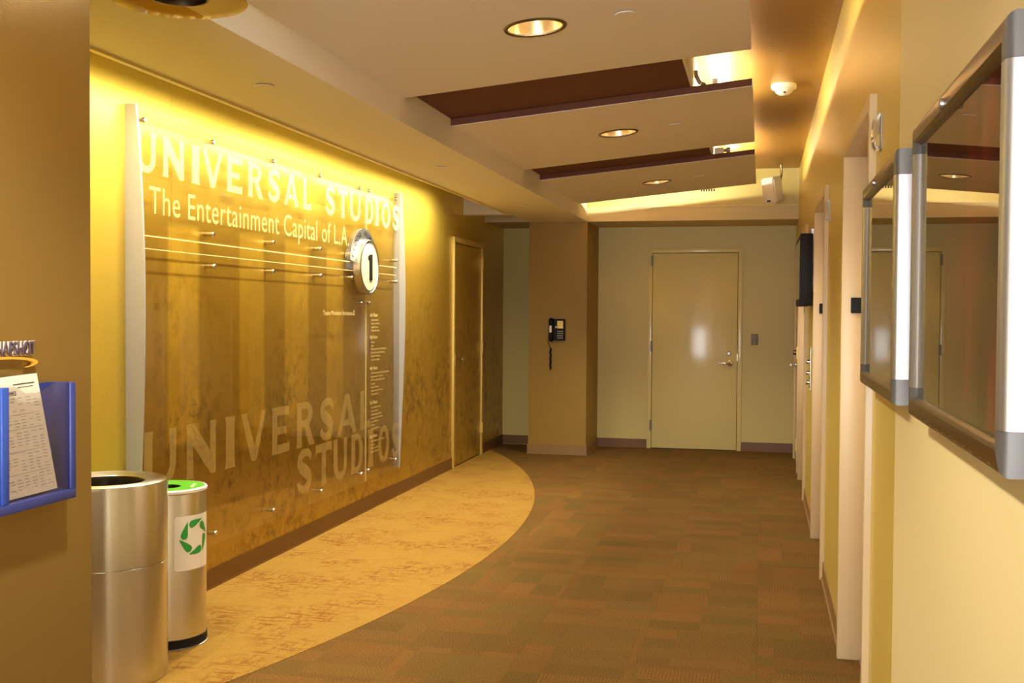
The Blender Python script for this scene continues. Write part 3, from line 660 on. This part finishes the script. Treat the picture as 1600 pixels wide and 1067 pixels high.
# display letters (flared roman capitals drawn as outlines)
def glyph(c, w, h):
    s = 0.255 * h if c not in 'I' else w * 0.62
    s = min(s, 0.36 * w) if c not in 'I' else s
    e = 0.16 * s; th = 0.19 * h; f = 0.10 * h
    def stem(x, s_):   # flared vertical stem outline
        return [(x - e, 0), (x + s_ + e, 0), (x + s_, f), (x + s_, h - f), (x + s_ + e, h), (x - e, h), (x, h - f), (x, f)]
    if c == 'I': x = (w - s) / 2; return [stem(x, s)]
    if c == 'V':
        return [[(0, h), (s * 1.15, h), (s * 1.0, h - f * .6), (w * 0.53, 0.30 * h), (w - s * 0.85, h - f * .6), (w - s * 0.95, h), (w, h), (w - 0.12 * s, h - f * .6), (w * 0.60, 0), (w * 0.40, 0), (0.12 * s, h - f * .6)]]
    if c == 'A':
        return [[(0, 0), (s * 0.85, 0), (s * 0.80, f * .7), (w * 0.27, 0.22 * h), (w * 0.66, 0.22 * h), (w - s * 1.05, f * .7), (w - s * 1.15, 0), (w, 0), (w - .1 * s, f * .6), (w * 0.60, h), (w * 0.38, h), (.1 * s, f * .6)],
                [(w * 0.34, 0.37 * h), (w * 0.475, 0.76 * h), (w * 0.61, 0.37 * h)]]
    if c == 'N':
        s2 = s * 0.85
        return [[(-e, 0), (s2 + e, 0), (s2, f), (s2, 0.60 * h), (w - s2 * 0.92, 0), (w, 0), (w, h - f), (w + e, h), (w - s2 - e, h), (w - s2, h - f), (w - s2, 0.44 * h), (s2 * 1.15, h), (-e, h), (0, h - f), (0, f)]]
    if c == 'E':
        return [[(-e, 0), (w, 0), (w, th * 1.25), (w - 0.1 * w, th), (s, th), (s, 0.41 * h), (0.80 * w, 0.41 * h), (0.82 * w, 0.37 * h), (0.82 * w, 0.61 * h), (0.80 * w, 0.57 * h), (s, 0.57 * h), (s, h - th), (0.88 * w, h - th), (0.97 * w, h - th * 1.25), (0.97 * w, h), (-e, h), (0, h - f), (0, f)]]
    if c == 'L':
        return [[(-e, 0), (w, 0), (w, th * 1.5), (w - 0.12 * w, th), (s, th), (s, h - f), (s + e, h), (-e, h), (0, h - f), (0, f)]]
    if c == 'T':
        x = (w - s) / 2
        return [[(x - e, 0), (x + s + e, 0), (x + s, f), (x + s, h - th), (w - 0.08 * w, h - th), (w, h - th * 1.5), (w, h), (0, h), (0, h - th * 1.5), (0.08 * w, h - th), (x, h - th), (x, f)]]
    def ell(cx, cy, rx, ry, a0, a1, n=20): return [(cx + rx * math.cos(R(a0 + (a1 - a0) * i / n)), cy + ry * math.sin(R(a0 + (a1 - a0) * i / n))) for i in range(n + 1)]
    if c == 'O': return [ell(w / 2, h / 2, w / 2, h / 2 * 1.02, 0, 351, 39), ell(w / 2, h / 2, w / 2 - s, h / 2 - th * .85, 0, 351, 39)]
    if c == 'U':
        s2 = s * 0.85; r = w / 2
        return [[(-e, h), (s + e, h), (s, h - f), (s, 0.36 * h)] + ell((s + w - s2) / 2, 0.36 * h, (w - s2 - s) / 2, 0.36 * h - th * .85, 180, 360)[1:-1] + [(w - s2, 0.36 * h), (w - s2, h - f), (w - s2 - e, h), (w + e, h), (w, h - f), (w, 0.38 * h)] + ell(r, 0.38 * h, r, 0.39 * h, 360, 180)[1:-1] + [(0, 0.38 * h), (0, h - f)]]
    if c == 'D':
        return [[(-e, 0), (w * 0.45, 0)] + ell(w * 0.45, h / 2, w * 0.55, h / 2, -90, 90)[1:-1] + [(w * 0.45, h), (-e, h), (0, h - f), (0, f)],
                [(s, th * .85), (w * 0.45, th * .85)] + ell(w * 0.45, h / 2, w * 0.55 - s, h / 2 - th * .85, -90, 90)[1:-1] + [(w * 0.45, h - th * .85), (s, h - th * .85)]]
    if c == 'R':
        m_ = 0.45 * h; cy = (h + m_) / 2; ry = (h - m_) / 2
        return [[(-e, 0), (s + e, 0), (s, f), (s, m_ - 0.02 * h), (0.42 * w, m_ - 0.02 * h), (w - s * 1.02, 0), (w + 0.06 * w, 0), (w * 0.70, m_ + 0.02 * h)] + ell(w * 0.5, cy, w * 0.44, ry, -70, 90)[:] + [(-e, h), (0, h - f), (0, f)],
                [(s, m_ + th * .75), (w * 0.45, m_ + th * .75)] + ell(w * 0.47, cy + .01 * h, w * 0.44 - s * .92, ry - th * .75, -90, 90)[1:-1] + [(w * 0.45, h - th * .75), (s, h - th * .75)]]
    if c == 'S':
        P = [(.92, .76), (.78, .88), (.55, .915), (.30, .86), (.185, .72), (.30, .59), (.55, .49), (.76, .38), (.80, .25), (.66, .115), (.42, .085), (.20, .14), (.08, .27)]
        T = [.70, .72, .74, .9, 1.15, 1.25, 1.3, 1.25, 1.15, .9, .74, .72, .70]
        C_ = []
        for i in range(len(P) - 1):
            p0, p1_, p2_, p3 = P[max(i - 1, 0)], P[i], P[i + 1], P[min(i + 2, len(P) - 1)]
            for k in range(4):
                t = k / 4
                q = [0.5 * (2 * p1_[j] + (-p0[j] + p2_[j]) * t + (2 * p0[j] - 5 * p1_[j] + 4 * p2_[j] - p3[j]) * t * t + (-p0[j] + 3 * p1_[j] - 3 * p2_[j] + p3[j]) * t ** 3) for j in (0, 1)]
                C_.append((q[0] * w, q[1] * h, T[i] + (T[i + 1] - T[i]) * t))
        C_.append((P[-1][0] * w, P[-1][1] * h, T[-1])); Lf, Rt = [], []
        for i, (x, y_, t) in enumerate(C_):
            a = C_[max(i - 1, 0)]; b = C_[min(i + 1, len(C_) - 1)]; dx, dy_ = b[0] - a[0], b[1] - a[1]; ln = math.hypot(dx, dy_) or 1
            hw = t * th * 0.62; Lf.append((x - dy_ / ln * hw, y_ + dx / ln * hw)); Rt.append((x + dy_ / ln * hw, y_ - dx / ln * hw))
        return ('strip', Lf, Rt)
def word(letters, z0, z1, m, parent):
    for c, a, b in letters:
        if c == 'I': m_ = (a + b) / 2; a, b = m_ - 0.055 * (z1 - z0) / 0.19, m_ + 0.055 * (z1 - z0) / 0.19
        g = glyph(c, b - a, z1 - z0)
        if g[0] == 'strip':
            bm = bmesh.new(); A = [bm.verts.new((a + u, z0 + v, 0)) for u, v in g[1]]; B = [bm.verts.new((a + u, z0 + v, 0)) for u, v in g[2]]
            for i in range(len(A) - 1): bm.faces.new((A[i], B[i], B[i + 1], A[i + 1]))
            me = bpy.data.meshes.new('letter'); bm.to_mesh(me); bm.free()
        else: me = loops_mesh([[(a + u, z0 + v) for u, v in lp] for lp in g])
        sgn('letter', to_wall(me, XT), m, parent)
TOP = [('U', 4.535, 4.706), ('N', 4.774, 4.965), ('I', 5.047, 5.117), ('V', 5.150, 5.366), ('E', 5.42, 5.591), ('R', 5.668, 5.845), ('S', 5.915, 6.08), ('A', 6.145, 6.348), ('L', 6.423, 6.543), ('S', 6.78, 6.945), ('T', 6.998, 7.175), ('U', 7.223, 7.423), ('D', 7.525, 7.69), ('I', 7.73, 7.814), ('O', 7.875, 8.07), ('S', 8.125, 8.286)]
B1 = [('U', 4.60, 4.887), ('N', 4.992, 5.29), ('I', 5.396, 5.507), ('V', 5.58, 5.894), ('E', 5.974, 6.217), ('R', 6.33, 6.59), ('S', 6.69, 6.93), ('A', 7.0, 7.35), ('L', 7.434, 7.633)]
B2 = [('S', 6.325, 6.565), ('T', 6.622, 6.894), ('U', 6.928, 7.174), ('D', 7.259, 7.489), ('I', 7.608, 7.697), ('O', 7.81, 8.064), ('S', 8.135, 8.29)]
word(TOP, 2.114, 2.305, 'frost', p1); word(B1, 0.628, 0.906, 'frost2', p1); word(B2, 0.335, 0.612, 'frost2', p1)
def line_words(body, u0, u1, v0, cap, m, parent, spacing=1.0, offset=0.0):
    full = text_mesh(body, 0, spacing, offset); xs = [v.co.x for v in full.vertices]; A, B = min(xs), max(xs); bpy.data.meshes.remove(full); k = (u1 - u0) / (B - A)
    ws = body.split(' ')
    for i, wd in enumerate(ws):
        pre = text_mesh(' '.join(ws[:i + 1]), 0, spacing, offset); end = max(v.co.x for v in pre.vertices); bpy.data.meshes.remove(pre)
        me = text_mesh(wd, 0, spacing, offset); x1 = max(v.co.x for v in me.vertices)
        for v in me.vertices: v.co.x = u0 + (v.co.x - x1 + end - A) * k; v.co.y = v0 + v.co.y * cap / CAP
        sgn('lettering', to_wall(me, XT), m, parent)
line_words('The Entertainment Capital of L.A.', 4.650, 7.205, 1.930, 0.126, 'frost', p1, 1.06)
line_words('Team Member Entrance', 6.742, 7.275, 1.452, 0.030, 'dirtext', p1)
me = loops_mesh([[(7.29, 1.45), (7.312, 1.45), (7.312, 1.485), (7.29, 1.485)], [(7.295, 1.456), (7.307, 1.456), (7.307, 1.479), (7.295, 1.479)]]); sgn('lettering', to_wall(me, XT), 'dirtext', p1)
DIR = [(1.440, '6th Floor', ['Administration', 'Universal Studios', 'Legal Services', 'Facility Services']),
       (1.277, '5th Floor', ['Finance', 'Sales', 'Marketing, Production Marketing', 'Creative Services Marketing', 'Research Marketing', 'Consumer Insights']),
       (1.048, '4th Floor', ['Theme Park Operations, Communications', 'Entertainment Production', 'VIP Tours and Guest Services', 'Security', 'Food and Retail', 'Administration Services', 'Training Room 1']),
       (0.794, '3rd Floor', ['Team Member Services', 'Human Resources', 'Professional Staffing', 'Learning and Development', 'Labor Relations', 'Benefits', 'Employee Relations']),
       (0.545, '2nd Floor', ['Team Relations and Training', 'Wardrobe', 'Safety and Health', 'Parking Services'])]
for z, hd, ls in DIR:
    sgn('text_line', to_wall(fit(text_mesh(hd, offset=0.01), 7.628, 7.793, z, 0.026), XT), 'dirtext', p2)
    for k, st in enumerate(ls): sgn('text_line', to_wall(fit(text_mesh(st), 7.652, 7.652 + 0.0108 * len(st), z - 0.031 - 0.026 * k, 0.0145), XT), 'dirtext', p2)
for z, hgt in ((1.822, 0.006), (1.762, 0.004)):
    sgn('engraved_line', bmbox(XG1, XG1 + 0.002, 4.548, 7.30, z - hgt / 2, z + hgt / 2), 'rule', p1)
    sgn('engraved_line', bmbox(XG1, XG1 + 0.002, 7.68, 8.22, z - hgt / 2, z + hgt / 2), 'rule', p2)
for (za, zb) in ((0.242, 1.60), (2.0, 2.40)): sgn('edge_strip', bmbox(XG0, XG1 + 0.002, 7.5475, 7.5515, za, zb), 'frost', p2)
# floor number badge
BY, BZ = 7.485, 1.795
bd = empty('floor_badge', Vector((XG1, BY, BZ)) - so); bd.parent = sign
bm = bmesh.new(); lathe(bm, [(0.198, 0.0), (0.198, 0.03), (0.197, 0.050), (0.193, 0.054), (0.181, 0.054), (0.178, 0.050), (0.178, 0.026), (0.0005, 0.026)], 64, 'X'); mesh_obj('drum', bm, 'steel', bd, 40)
bm = bmesh.new(); lathe(bm, [(0.168, 0.026), (0.168, 0.048), (0.165, 0.051), (0.0005, 0.051)], 64, 'X'); mesh_obj('face', bm, 'face', bd, 40)
me = loops_mesh([[(-0.010, -0.095), (0.042, -0.095), (0.042, 0.092), (0.006, 0.092), (-0.034, 0.078), (-0.034, 0.050), (-0.010, 0.056)]], 0.003); obj_from('numeral', to_wall(me, 0.054), 'black', bd)
ar = [(0.276 * math.cos(R(a)), 0.276 * math.sin(R(a))) for a in range(8, 173, 4)] + [(0.196 * math.cos(R(a)), 0.196 * math.sin(R(a))) for a in range(172, 7, -4)]
bm = bmesh.new(); prism(bm, ar, 'X', 0.002, 0.010); mesh_obj('arc_plate', bm, 'alu', bd)
for i, ch in enumerate('FLOOR NUMBER'):
    if ch == ' ': continue
    me = text_mesh(ch, offset=0.012); xs = [v.co.x for v in me.vertices]; c = (min(xs) + max(xs)) / 2; a = R(162 - 12.6 * i)
    for v in me.vertices:
        x, y_ = (v.co.x - c) * 0.064, v.co.y * 0.058 + 0.219
        v.co = (0.0115, x * math.sin(a) + y_ * math.cos(a), -x * math.cos(a) + y_ * math.sin(a))
    obj_from('arc_letter', me, 'black', bd)
tag(sign, 'large clear acrylic wall sign with frosted lettering and round floor number badge', 'sign')

# ------------------------------------------------------------------ foreground wall: leaflet holder and raised letters
HX = XPIL; HF = XPIL + 0.055
o = empty('leaflet_holder', (XPIL, 2.13, 1.04)); ho = o.location
box('back_plate', HX, HX + 0.004, 1.76, 2.262, 1.042, 1.308, 'navy', o)
box('bottom_ledge', HX, HF, 1.76, 2.262, 1.040, 1.062, 'navy', o, 0.002)
box('side_wall', HX, HF, 1.76, 1.779, 1.062, 1.308, 'navy', o, 0.002)
box('divider_bar', HF - 0.010, HF, 2.007, 2.030, 1.062, 1.310, 'blue', o, 0.002)
box('side_wall', HX, HF, 2.243, 2.262, 1.062, 1.308, 'navy', o, 0.002)
for sh_ in (0.0, -0.228):
    pts = [(2.030, 1.062), (2.243, 1.062), (2.243, 1.311), (2.20, 1.3105), (2.18, 1.307), (2.155, 1.297), (2.13, 1.292), (2.09, 1.293), (2.07, 1.302), (2.055, 1.309), (2.030, 1.310)]
    bm = bmesh.new(); prism(bm, [(a - 2.13 + sh_, b - 1.04) for a, b in pts], 'X', 0.047, 0.050); mesh_obj('clear_front', bm, 'holderclear', o)
tag(o, 'blue plastic leaflet holder with clear scooped front on the gold wall', 'leaflet holder')
pp = empty('leaflet', (XPIL + 0.036, 2.036, 1.066)); pp.rotation_euler = (R(-6.5), 0, 0)
def sheet(name, x, u0, u1, v0, v1, m, th=0.0012):
    bm = bmesh.new(); add_box(bm, x, x + th, u0, u1, v0, v1); return mesh_obj(name, bm, m, pp)
def shear_sheet():
    # sheet leaning in the holder: right edge slants from the top towards the lower right
    bm = bmesh.new(); prism(bm, [(-0.035, 0.0), (0.180, 0.002), (0.108, 0.268), (-0.105, 0.262)], 'X', 0.0, 0.002); return mesh_obj('sheet', bm, 'paper', pp)
sh = shear_sheet(); pp.rotation_euler = (0, 0, 0)
rng2 = random.Random(3)
def pm(u, v):     # sheet coordinates (0..1) -> leaflet plane
    a = Vector((-0.035, 0.0)); b = Vector((0.180, 0.002)); c = Vector((0.108, 0.268)); d_ = Vector((-0.105, 0.262))
    q = (a * (1 - u) + b * u) * (1 - v) + (d_ * (1 - u) + c * u) * v; return (q.x, q.y)
bm = bmesh.new()
def inkbar(u0, u1, v0, v1): bm.faces.new([bm.verts.new((0.0024, *pm(*q))) for q in ((u0, v0), (u1, v0), (u1, v1), (u0, v1))])
for r_ in range(30):
    v = 0.06 + r_ * 0.026
    if r_ in (5, 12, 19, 24): continue
    for c_ in range(7):
        u = 0.16 + c_ * 0.118
        if (c_ < 3 and r_ % 7 > 3) or rng2.random() < 0.18: continue
        inkbar(u, u + 0.05 + 0.04 * rng2.random(), v, v + 0.007)
for v in (0.19, 0.375, 0.56, 0.68): inkbar(0.15, 0.94, v, v + 0.004)
mesh_obj('small_print', bm, 'ink', pp)
bm = bmesh.new(); inkbar(0.60, 0.93, 0.925, 0.934); inkbar(0.66, 0.9, 0.90, 0.905)
for (q0, q1, q2, q3) in ((0.40, 0.62, 0.845, 0.849), (0.40, 0.62, 0.872, 0.876), (0.40, 0.41, 0.845, 0.876), (0.61, 0.62, 0.845, 0.876), (0.43, 0.59, 0.855, 0.866)): inkbar(q0, q1, q2, q3)
mesh_obj('headline', bm, 'inkd', pp)
tag(pp, 'white printed sheet leaning in the blue leaflet holder', 'leaflet')
# raised letters and swoosh
o = empty('wall_logo', (XPIL, 2.1, 1.34))
me = text_mesh('SNAPSHOT', 0.002, 1.04); fit(me, 2.036, 2.178, 1.374, 0.030); to_wall(me, XPIL + 0.009)
me.transform(Matrix.Translation(-o.location)); obj_from('lettering', me, 'purple', o)
me = text_mesh('SNAPSHOT', 0.002, 1.04, 0.018); fit(me, 2.0345, 2.1795, 1.3737, 0.0306); to_wall(me, XPIL + 0.006)
me.transform(Matrix.Translation(-o.location)); obj_from('letter_edge', me, 'pale', o)
pts = [];
oa = [(2.06 + 0.125 * math.cos(R(a)), 1.357 + 0.015 * math.sin(R(a))) for a in range(130, -42, -6)]; ia = [(2.055 + 0.117 * math.cos(R(a)), 1.3545 + 0.0125 * math.sin(R(a))) for a in range(-40, 130, 6)]
bm = bmesh.new(); prism(bm, [(a - 2.1, b - 1.34) for a, b in oa + ia], 'X', 0.004, 0.012); mesh_obj('swoosh', bm, 'swoosh', o)
tag(o, 'purple raised lettering over a gold swoosh above the leaflet holder', 'wall lettering')

# ------------------------------------------------------------------ bins
o = empty('trash_bin', (-2.56, 3.95, 0))
r = 0.235
bm = bmesh.new(); lathe(bm, [(r - 0.004, 0.0), (r, 0.004), (r, 0.468), (r - 0.003, 0.470)], 72); mesh_obj('lower_shell', bm, 'binsteel', o, 40)
bm = bmesh.new(); lathe(bm, [(r - 0.003, 0.4705), (r, 0.473), (r, 0.778), (r - 0.004, 0.792), (r - 0.016, 0.798), (r - 0.05, 0.796), (r - 0.085, 0.788), (r - 0.090, 0.780), (r - 0.092, 0.70)], 72); mesh_obj('upper_shell', bm, 'binsteel', o, 40)
bm = bmesh.new(); lathe(bm, [(r - 0.088, 0.785), (r - 0.094, 0.787), (r - 0.10, 0.77), (r - 0.10, 0.55), (0.0005, 0.53)], 48); mesh_obj('liner', bm, 'liner', o, 60)
tag(o, 'large round brushed steel trash bin with open top by the foreground wall', 'trash bin')
o = empty('recycling_bin', (-2.568, 4.423, 0))
r = 0.170
ca = math.atan2(-o.location.y, -o.location.x)     # towards the camera
bm = bmesh.new(); lathe(bm, [(r - 0.004, 0.045), (r, 0.047), (r, 0.675), (r - 0.002, 0.68)], 72); mesh_obj('shell', bm, 'binsteel', o, 40)
bm = bmesh.new(); lathe(bm, [(r + 0.006, 0.0), (r + 0.008, 0.003), (r + 0.008, 0.007), (r + 0.003, 0.009)], 72); mesh_obj('foot_rim', bm, 'steel', o, 40)
bm = bmesh.new(); lathe(bm, [(r + 0.003, 0.008), (r + 0.003, 0.044), (r - 0.004, 0.046)], 72); mesh_obj('base_band', bm, 'black', o, 40)
bm = bmesh.new(); lathe(bm, [(r - 0.001, 0.678), (r + 0.004, 0.682), (r + 0.004, 0.692), (r, 0.696), (r - 0.006, 0.697)], 72); mesh_obj('lid_rim', bm, 'label', o, 40)
bm = bmesh.new(); lathe(bm, [(r - 0.006, 0.6965), (0.062, 0.694), (0.058, 0.688), (0.058, 0.66)], 72); lid = mesh_obj('lid', bm, 'green', o, 40)
bm = bmesh.new(); lathe(bm, [(0.060, 0.6925), (0.056, 0.693), (0.052, 0.67), (0.052, 0.60), (0.0005, 0.60)], 40); mesh_obj('opening', bm, 'liner', o, 40)
me = text_mesh('recycle', 0.0005); fit(me, -0.05, 0.05, -0.006, 0.022)
for v in me.vertices:
    x, y_, h_ = v.co; a = 0.35; v.co = (0.112 * math.cos(a) - x * math.sin(a) + y_ * math.cos(a), 0.112 * math.sin(a) + x * math.cos(a) + y_ * math.sin(a), 0.6965 + h_)
obj_from('lid_lettering', me, 'label', o)
rl = r + 0.0012
def wrap(u, z, dr=0.0): a = ca + u / r; return (math.cos(a) * (rl + dr), math.sin(a) * (rl + dr), z)
bm = bmesh.new(); ua, ub = r * R(10), r * R(80); za, zb = 0.345, 0.583; n = 24; cr = 0.010
cols = []
for i in range(n + 1):
    u = ua + (ub - ua) * i / n; ins = 0
    dd = min(u - ua, ub - u)
    if dd < cr: ins = cr - math.sqrt(max(0, cr * cr - (cr - dd) ** 2))
    cols.append((bm.verts.new(wrap(u, za + ins)), bm.verts.new(wrap(u, zb - ins))))
for a, b in zip(cols, cols[1:]): bm.faces.new((a[0], b[0], b[1], a[1]))
lb = mesh_obj('label', bm, 'label', o, 60)
uc, zc, rr = r * R(45), 0.487, 0.060
for k in range(6):       # six drops chasing each other in a ring
    A = R(60 * k + 95); px, pz = uc + rr * math.cos(A), zc + rr * math.sin(A); td = (-math.sin(A) * -1, math.cos(A) * -1)   # clockwise tangent
    al = math.atan2(td[1], td[0]); bm = bmesh.new()
    prev = None
    for q in range(15):                                  # cross-sections from the tip to the round head
        x_ = 0.046 - q * (0.046 + 0.0325) / 14; cy = 0.011 * max(0, (x_ + 0.016) / 0.062) - 0.001
        hw = 0.0165 * ((0.046 - x_) / 0.055) ** 0.9 if x_ > -0.009 else math.sqrt(max(0.0, 0.0165 ** 2 - (x_ + 0.016) ** 2))
        cur = []
        for y_ in (cy - hw, cy, cy + hw):
            u = px + (x_ * math.cos(al) - y_ * math.sin(al)); z = pz + (x_ * math.sin(al) + y_ * math.cos(al)); cur.append(bm.verts.new(wrap(u, z, 0.001)))
        if prev:
            bm.faces.new((prev[0], prev[1], cur[1], cur[0])); bm.faces.new((prev[1], prev[2], cur[2], cur[1]))
        prev = cur
    mesh_obj('symbol_drop', bm, 'greenink', lb)
tag(o, 'slim steel recycling bin with green lid and white label', 'recycling bin')

# ------------------------------------------------------------------ poster cases on the right wall
def poster(y0, y1, z0, z1, kind, label):
    o = empty('poster_case', (XR, (y0 + y1) / 2, z0)); dep = 0.046; w = 0.046; xf = XR - dep
    oc = o.location
    # rounded aluminium profile: outer side round, front flat, inner lip sloping back
    prof = [(0.0, 0.0), (0.034, 0.0), (0.0405, 0.0025), (0.0445, 0.0065), (dep, 0.012), (dep, 0.034), (dep - 0.003, 0.038), (dep - 0.018, w), (0.004, w), (0.0, w - 0.004)]
    def sweep(name, along, start, end, edge, sgn_, m, m0=1, m1=1):
        bm = bmesh.new(); rings = []
        for s, mk in ((start, m0), (end, -m1)):           # mitred ends follow the profile
            rg = []
            for d_, a in prof:
                if along == 'Z': p = (XR - d_, edge + sgn_ * a, s + mk * a)
                else: p = (XR - d_, s + mk * a, edge + sgn_ * a)
                rg.append(bm.verts.new(Vector(p) - oc))
            rings.append(rg)
        n = len(prof)
        for i in range(n): bm.faces.new((rings[0][i], rings[0][(i + 1) % n], rings[1][(i + 1) % n], rings[1][i]))
        bm.faces.new(rings[0]); bm.faces.new(rings[1]); return mesh_obj(name, bm, m, o, 32)
    cs = 0.062
    for (ye, sg) in ((y0, 1), (y1, -1)):
        sweep('corner_cap', 'Z', z0, z0 + cs, ye, sg, 'capgrey', 1, 0); sweep('corner_cap', 'Z', z1 - cs, z1, ye, sg, 'capgrey', 0, 1)
        sweep('frame_upright', 'Z', z0 + cs + 0.0006, z1 - cs - 0.0006, ye, sg, 'alu', 0, 0)
    sweep('frame_rail', 'Y', y0, y1, z1, -1, 'bronze'); sweep('frame_rail', 'Y', y0, y1, z0, 1, 'bronze')  # same aluminium, darker metal puts the dark reflections into the colour
    box('backing', XR - 0.0235, XR, y0 + 0.03, y1 - 0.03, z0 + 0.03, z1 - 0.03, 'dark', o)
    bm = bmesh.new(); add_box(bm, XR - 0.027 - oc.x, XR - 0.024 - oc.x, y0 + w - .004 - oc.y, y1 - w + .004 - oc.y, z0 + w - .004 - oc.z, z1 - w + .004 - oc.z); mesh_obj('print', bm, poster_mat('poster_print_%d' % kind, y0, y1, kind), o)
    box('glazing', XR - 0.0325, XR - 0.0295, y0 + w - .002, y1 - w + .002, z0 + w - .002, z1 - w + .002, 'glass', o)
    ly = y0 + (y1 - y0) * 0.56
    bm = bmesh.new(); lathe(bm, [(0.0005, -0.006), (0.009, -0.006), (0.010, -0.003), (0.010, 0.0)], 18, 'X', Vector((XR - dep, ly, z1 - 0.026)) - oc); mesh_obj('lock', bm, 'alu', o, 40)
    nn = 26
    bm = bmesh.new(); tube(bm, [Vector((XR - 0.043, y0 + 0.03 + (y1 - y0 - 0.06) * i / nn, z0 + 0.012)) - oc for i in range(nn + 1)], [0.0035 if i % 2 else 0.0025 for i in range(nn + 1)], 6); mesh_obj('piano_hinge', bm, 'chrome', o)
    tag(o, label, 'poster case', 'poster cases on the right wall')
poster(1.562, 2.50, 1.258, 1.876, 0, 'nearest aluminium poster case with a dark red picture behind glass')
poster(2.80, 3.68, 1.256, 1.876, 1, 'smaller-looking aluminium poster case with brown picture beside the elevator frame')

# hall lanterns beside the elevators
for (yy, txt) in ((3.60, 'nearest clear acrylic elevator lantern on the wall above the poster cases'), (6.22, 'clear acrylic elevator lantern beside the middle elevator frame'),):
    o = empty('elevator_lantern', (XR, yy, 2.04))
    bm = bmesh.new(); prism(bm, [(0.0, -0.054), (-0.012, -0.056), (-0.022, -0.048), (-0.028, 0.0), (-0.022, 0.048), (-0.012, 0.056), (0.0, 0.054)], 'Y', -0.03, 0.03)
    bmesh.ops.bevel(bm, geom=[e for e in bm.edges], offset=0.004, segments=2, affect='EDGES'); mesh_obj('lens', bm, 'lantern', o, 50)
    bm = bmesh.new(); add_box(bm, -0.016, -0.003, -0.02, 0.02, -0.046, -0.005, 0.003, 1); mesh_obj('lower_lens', bm, 'ambl', o)
    bm = bmesh.new(); add_box(bm, -0.003, 0.0, -0.03, 0.03, -0.056, 0.056, 0.001, 1); mesh_obj('back_plate', bm, 'alu', o)
    tag(o, txt, 'elevator lantern', 'elevator lanterns')
# call station
o = empty('elevator_call_station', (XR, 8.32, 0.93))
bm = bmesh.new(); add_box(bm, -0.006, 0, -0.09, 0.09, 0.0, 0.31, 0.002, 1); mesh_obj('face_plate', bm, 'steel', o)
for z in (0.05, 0.12, 0.2):
    bm = bmesh.new(); lathe(bm, [(0.0005, -0.03), (0.014, -0.03), (0.016, -0.024), (0.016, -0.005)], 18, 'X', (0, 0, z)); mesh_obj('button', bm, 'chrome', o, 40)
tag(o, 'steel elevator call plate with round buttons below the television', 'call station')
# television
o = empty('wall_television', (0.30, 8.10, 1.535))
bm = bmesh.new(); add_box(bm, -0.045, 0.035, -0.45, 0.45, 0.0, 0.485, 0.005, 2); tvb = mesh_obj('cabinet', bm, 'black', o, 40)
bm = bmesh.new(); add_box(bm, -0.049, -0.044, -0.41, 0.41, 0.045, 0.445); mesh_obj('screen', bm, 'screen', o)
bm = bmesh.new(); add_box(bm, 0.034, 0.057, -0.15, 0.15, 0.1, 0.54, 0.002, 1); mesh_obj('wall_mount', bm, 'alu', o)
tag(o, 'black flat television on the right wall between two elevators', 'television')
# switch plate
o = empty('wall_switch', (-0.063, YE, 1.205))
bm = bmesh.new(); add_box(bm, -0.036, 0.036, -0.008, 0, -0.058, 0.058, 0.003, 2); mesh_obj('plate', bm, 'hingegrey', o, 40)
bm = bmesh.new(); lathe(bm, [(0.0005, -0.018), (0.010, -0.018), (0.013, -0.008)], 16, 'Y'); mesh_obj('key_switch', bm, 'hingegrey', o, 40)
for z in (-0.046, 0.046):
    bm = bmesh.new(); lathe(bm, [(0.0005, -0.010), (0.004, -0.0095), (0.004, -0.008)], 10, 'Y', (0, 0, z)); mesh_obj('screw', bm, 'chrome', o)
tag(o, 'small grey metal switch plate right of the far cream door', 'switch')
# telephone on the column
o = empty('wall_telephone', (-2.065, YB, 1.19))
bm = bmesh.new(); prism(bm, [(0.0, 0.0), (-0.055, 0.0), (-0.045, 0.225), (0.0, 0.225)], 'X', -0.085, 0.085)
bmesh.ops.bevel(bm, geom=list(bm.edges), offset=0.006, segments=2, affect='EDGES'); mesh_obj('body', bm, 'black', o, 40)
hs = bmesh.new(); tube(hs, [(-0.052, -0.060, 0.012), (-0.052, -0.085, 0.02), (-0.052, -0.088, 0.07), (-0.052, -0.088, 0.15), (-0.052, -0.083, 0.20), (-0.052, -0.058, 0.212)], [0.026, 0.026, 0.019, 0.019, 0.026, 0.026], 12); mesh_obj('handset', hs, 'black', o, 50)
bm = bmesh.new(); add_box(bm, -0.064, -0.040, -0.109, -0.105, 0.085, 0.155); mesh_obj('handset_label', bm, 'label', o)
bm = bmesh.new(); add_box(bm, 0.008, 0.070, -0.056, -0.048, 0.125, 0.205, 0.001, 1); mesh_obj('card_window', bm, 'goldframe', o)
bm = bmesh.new(); add_box(bm, -0.012, 0.002, -0.058, -0.05, 0.13, 0.15); mesh_obj('message_lamp', bm, 'label', o)
for i in range(3):
    for j in range(4):
        bm = bmesh.new(); add_box(bm, 0.012 + 0.021 * i, 0.025 + 0.021 * i, -0.062, -0.05, 0.020 + 0.023 * j, 0.033 + 0.023 * j, 0.002, 1); mesh_obj('key', bm, 'ink', o)
pts = [(-0.07, -0.05, 0.02), (-0.095, -0.035, 0.0), (-0.088, -0.03, -0.03), (-0.07, -0.03, -0.075)]
for i in range(140):
    a = i * 0.9; pts.append((-0.066 + 0.009 * math.cos(a) + 0.003 * math.sin(i * 0.16), -0.028 + 0.009 * math.sin(a), -0.08 - 0.0016 * i))
bm = bmesh.new(); tube(bm, pts, 0.0036, 5); mesh_obj('coiled_cord', bm, 'black', o, 60)
tag(o, 'black desk-style telephone with hanging coiled cord on the gold column', 'telephone')
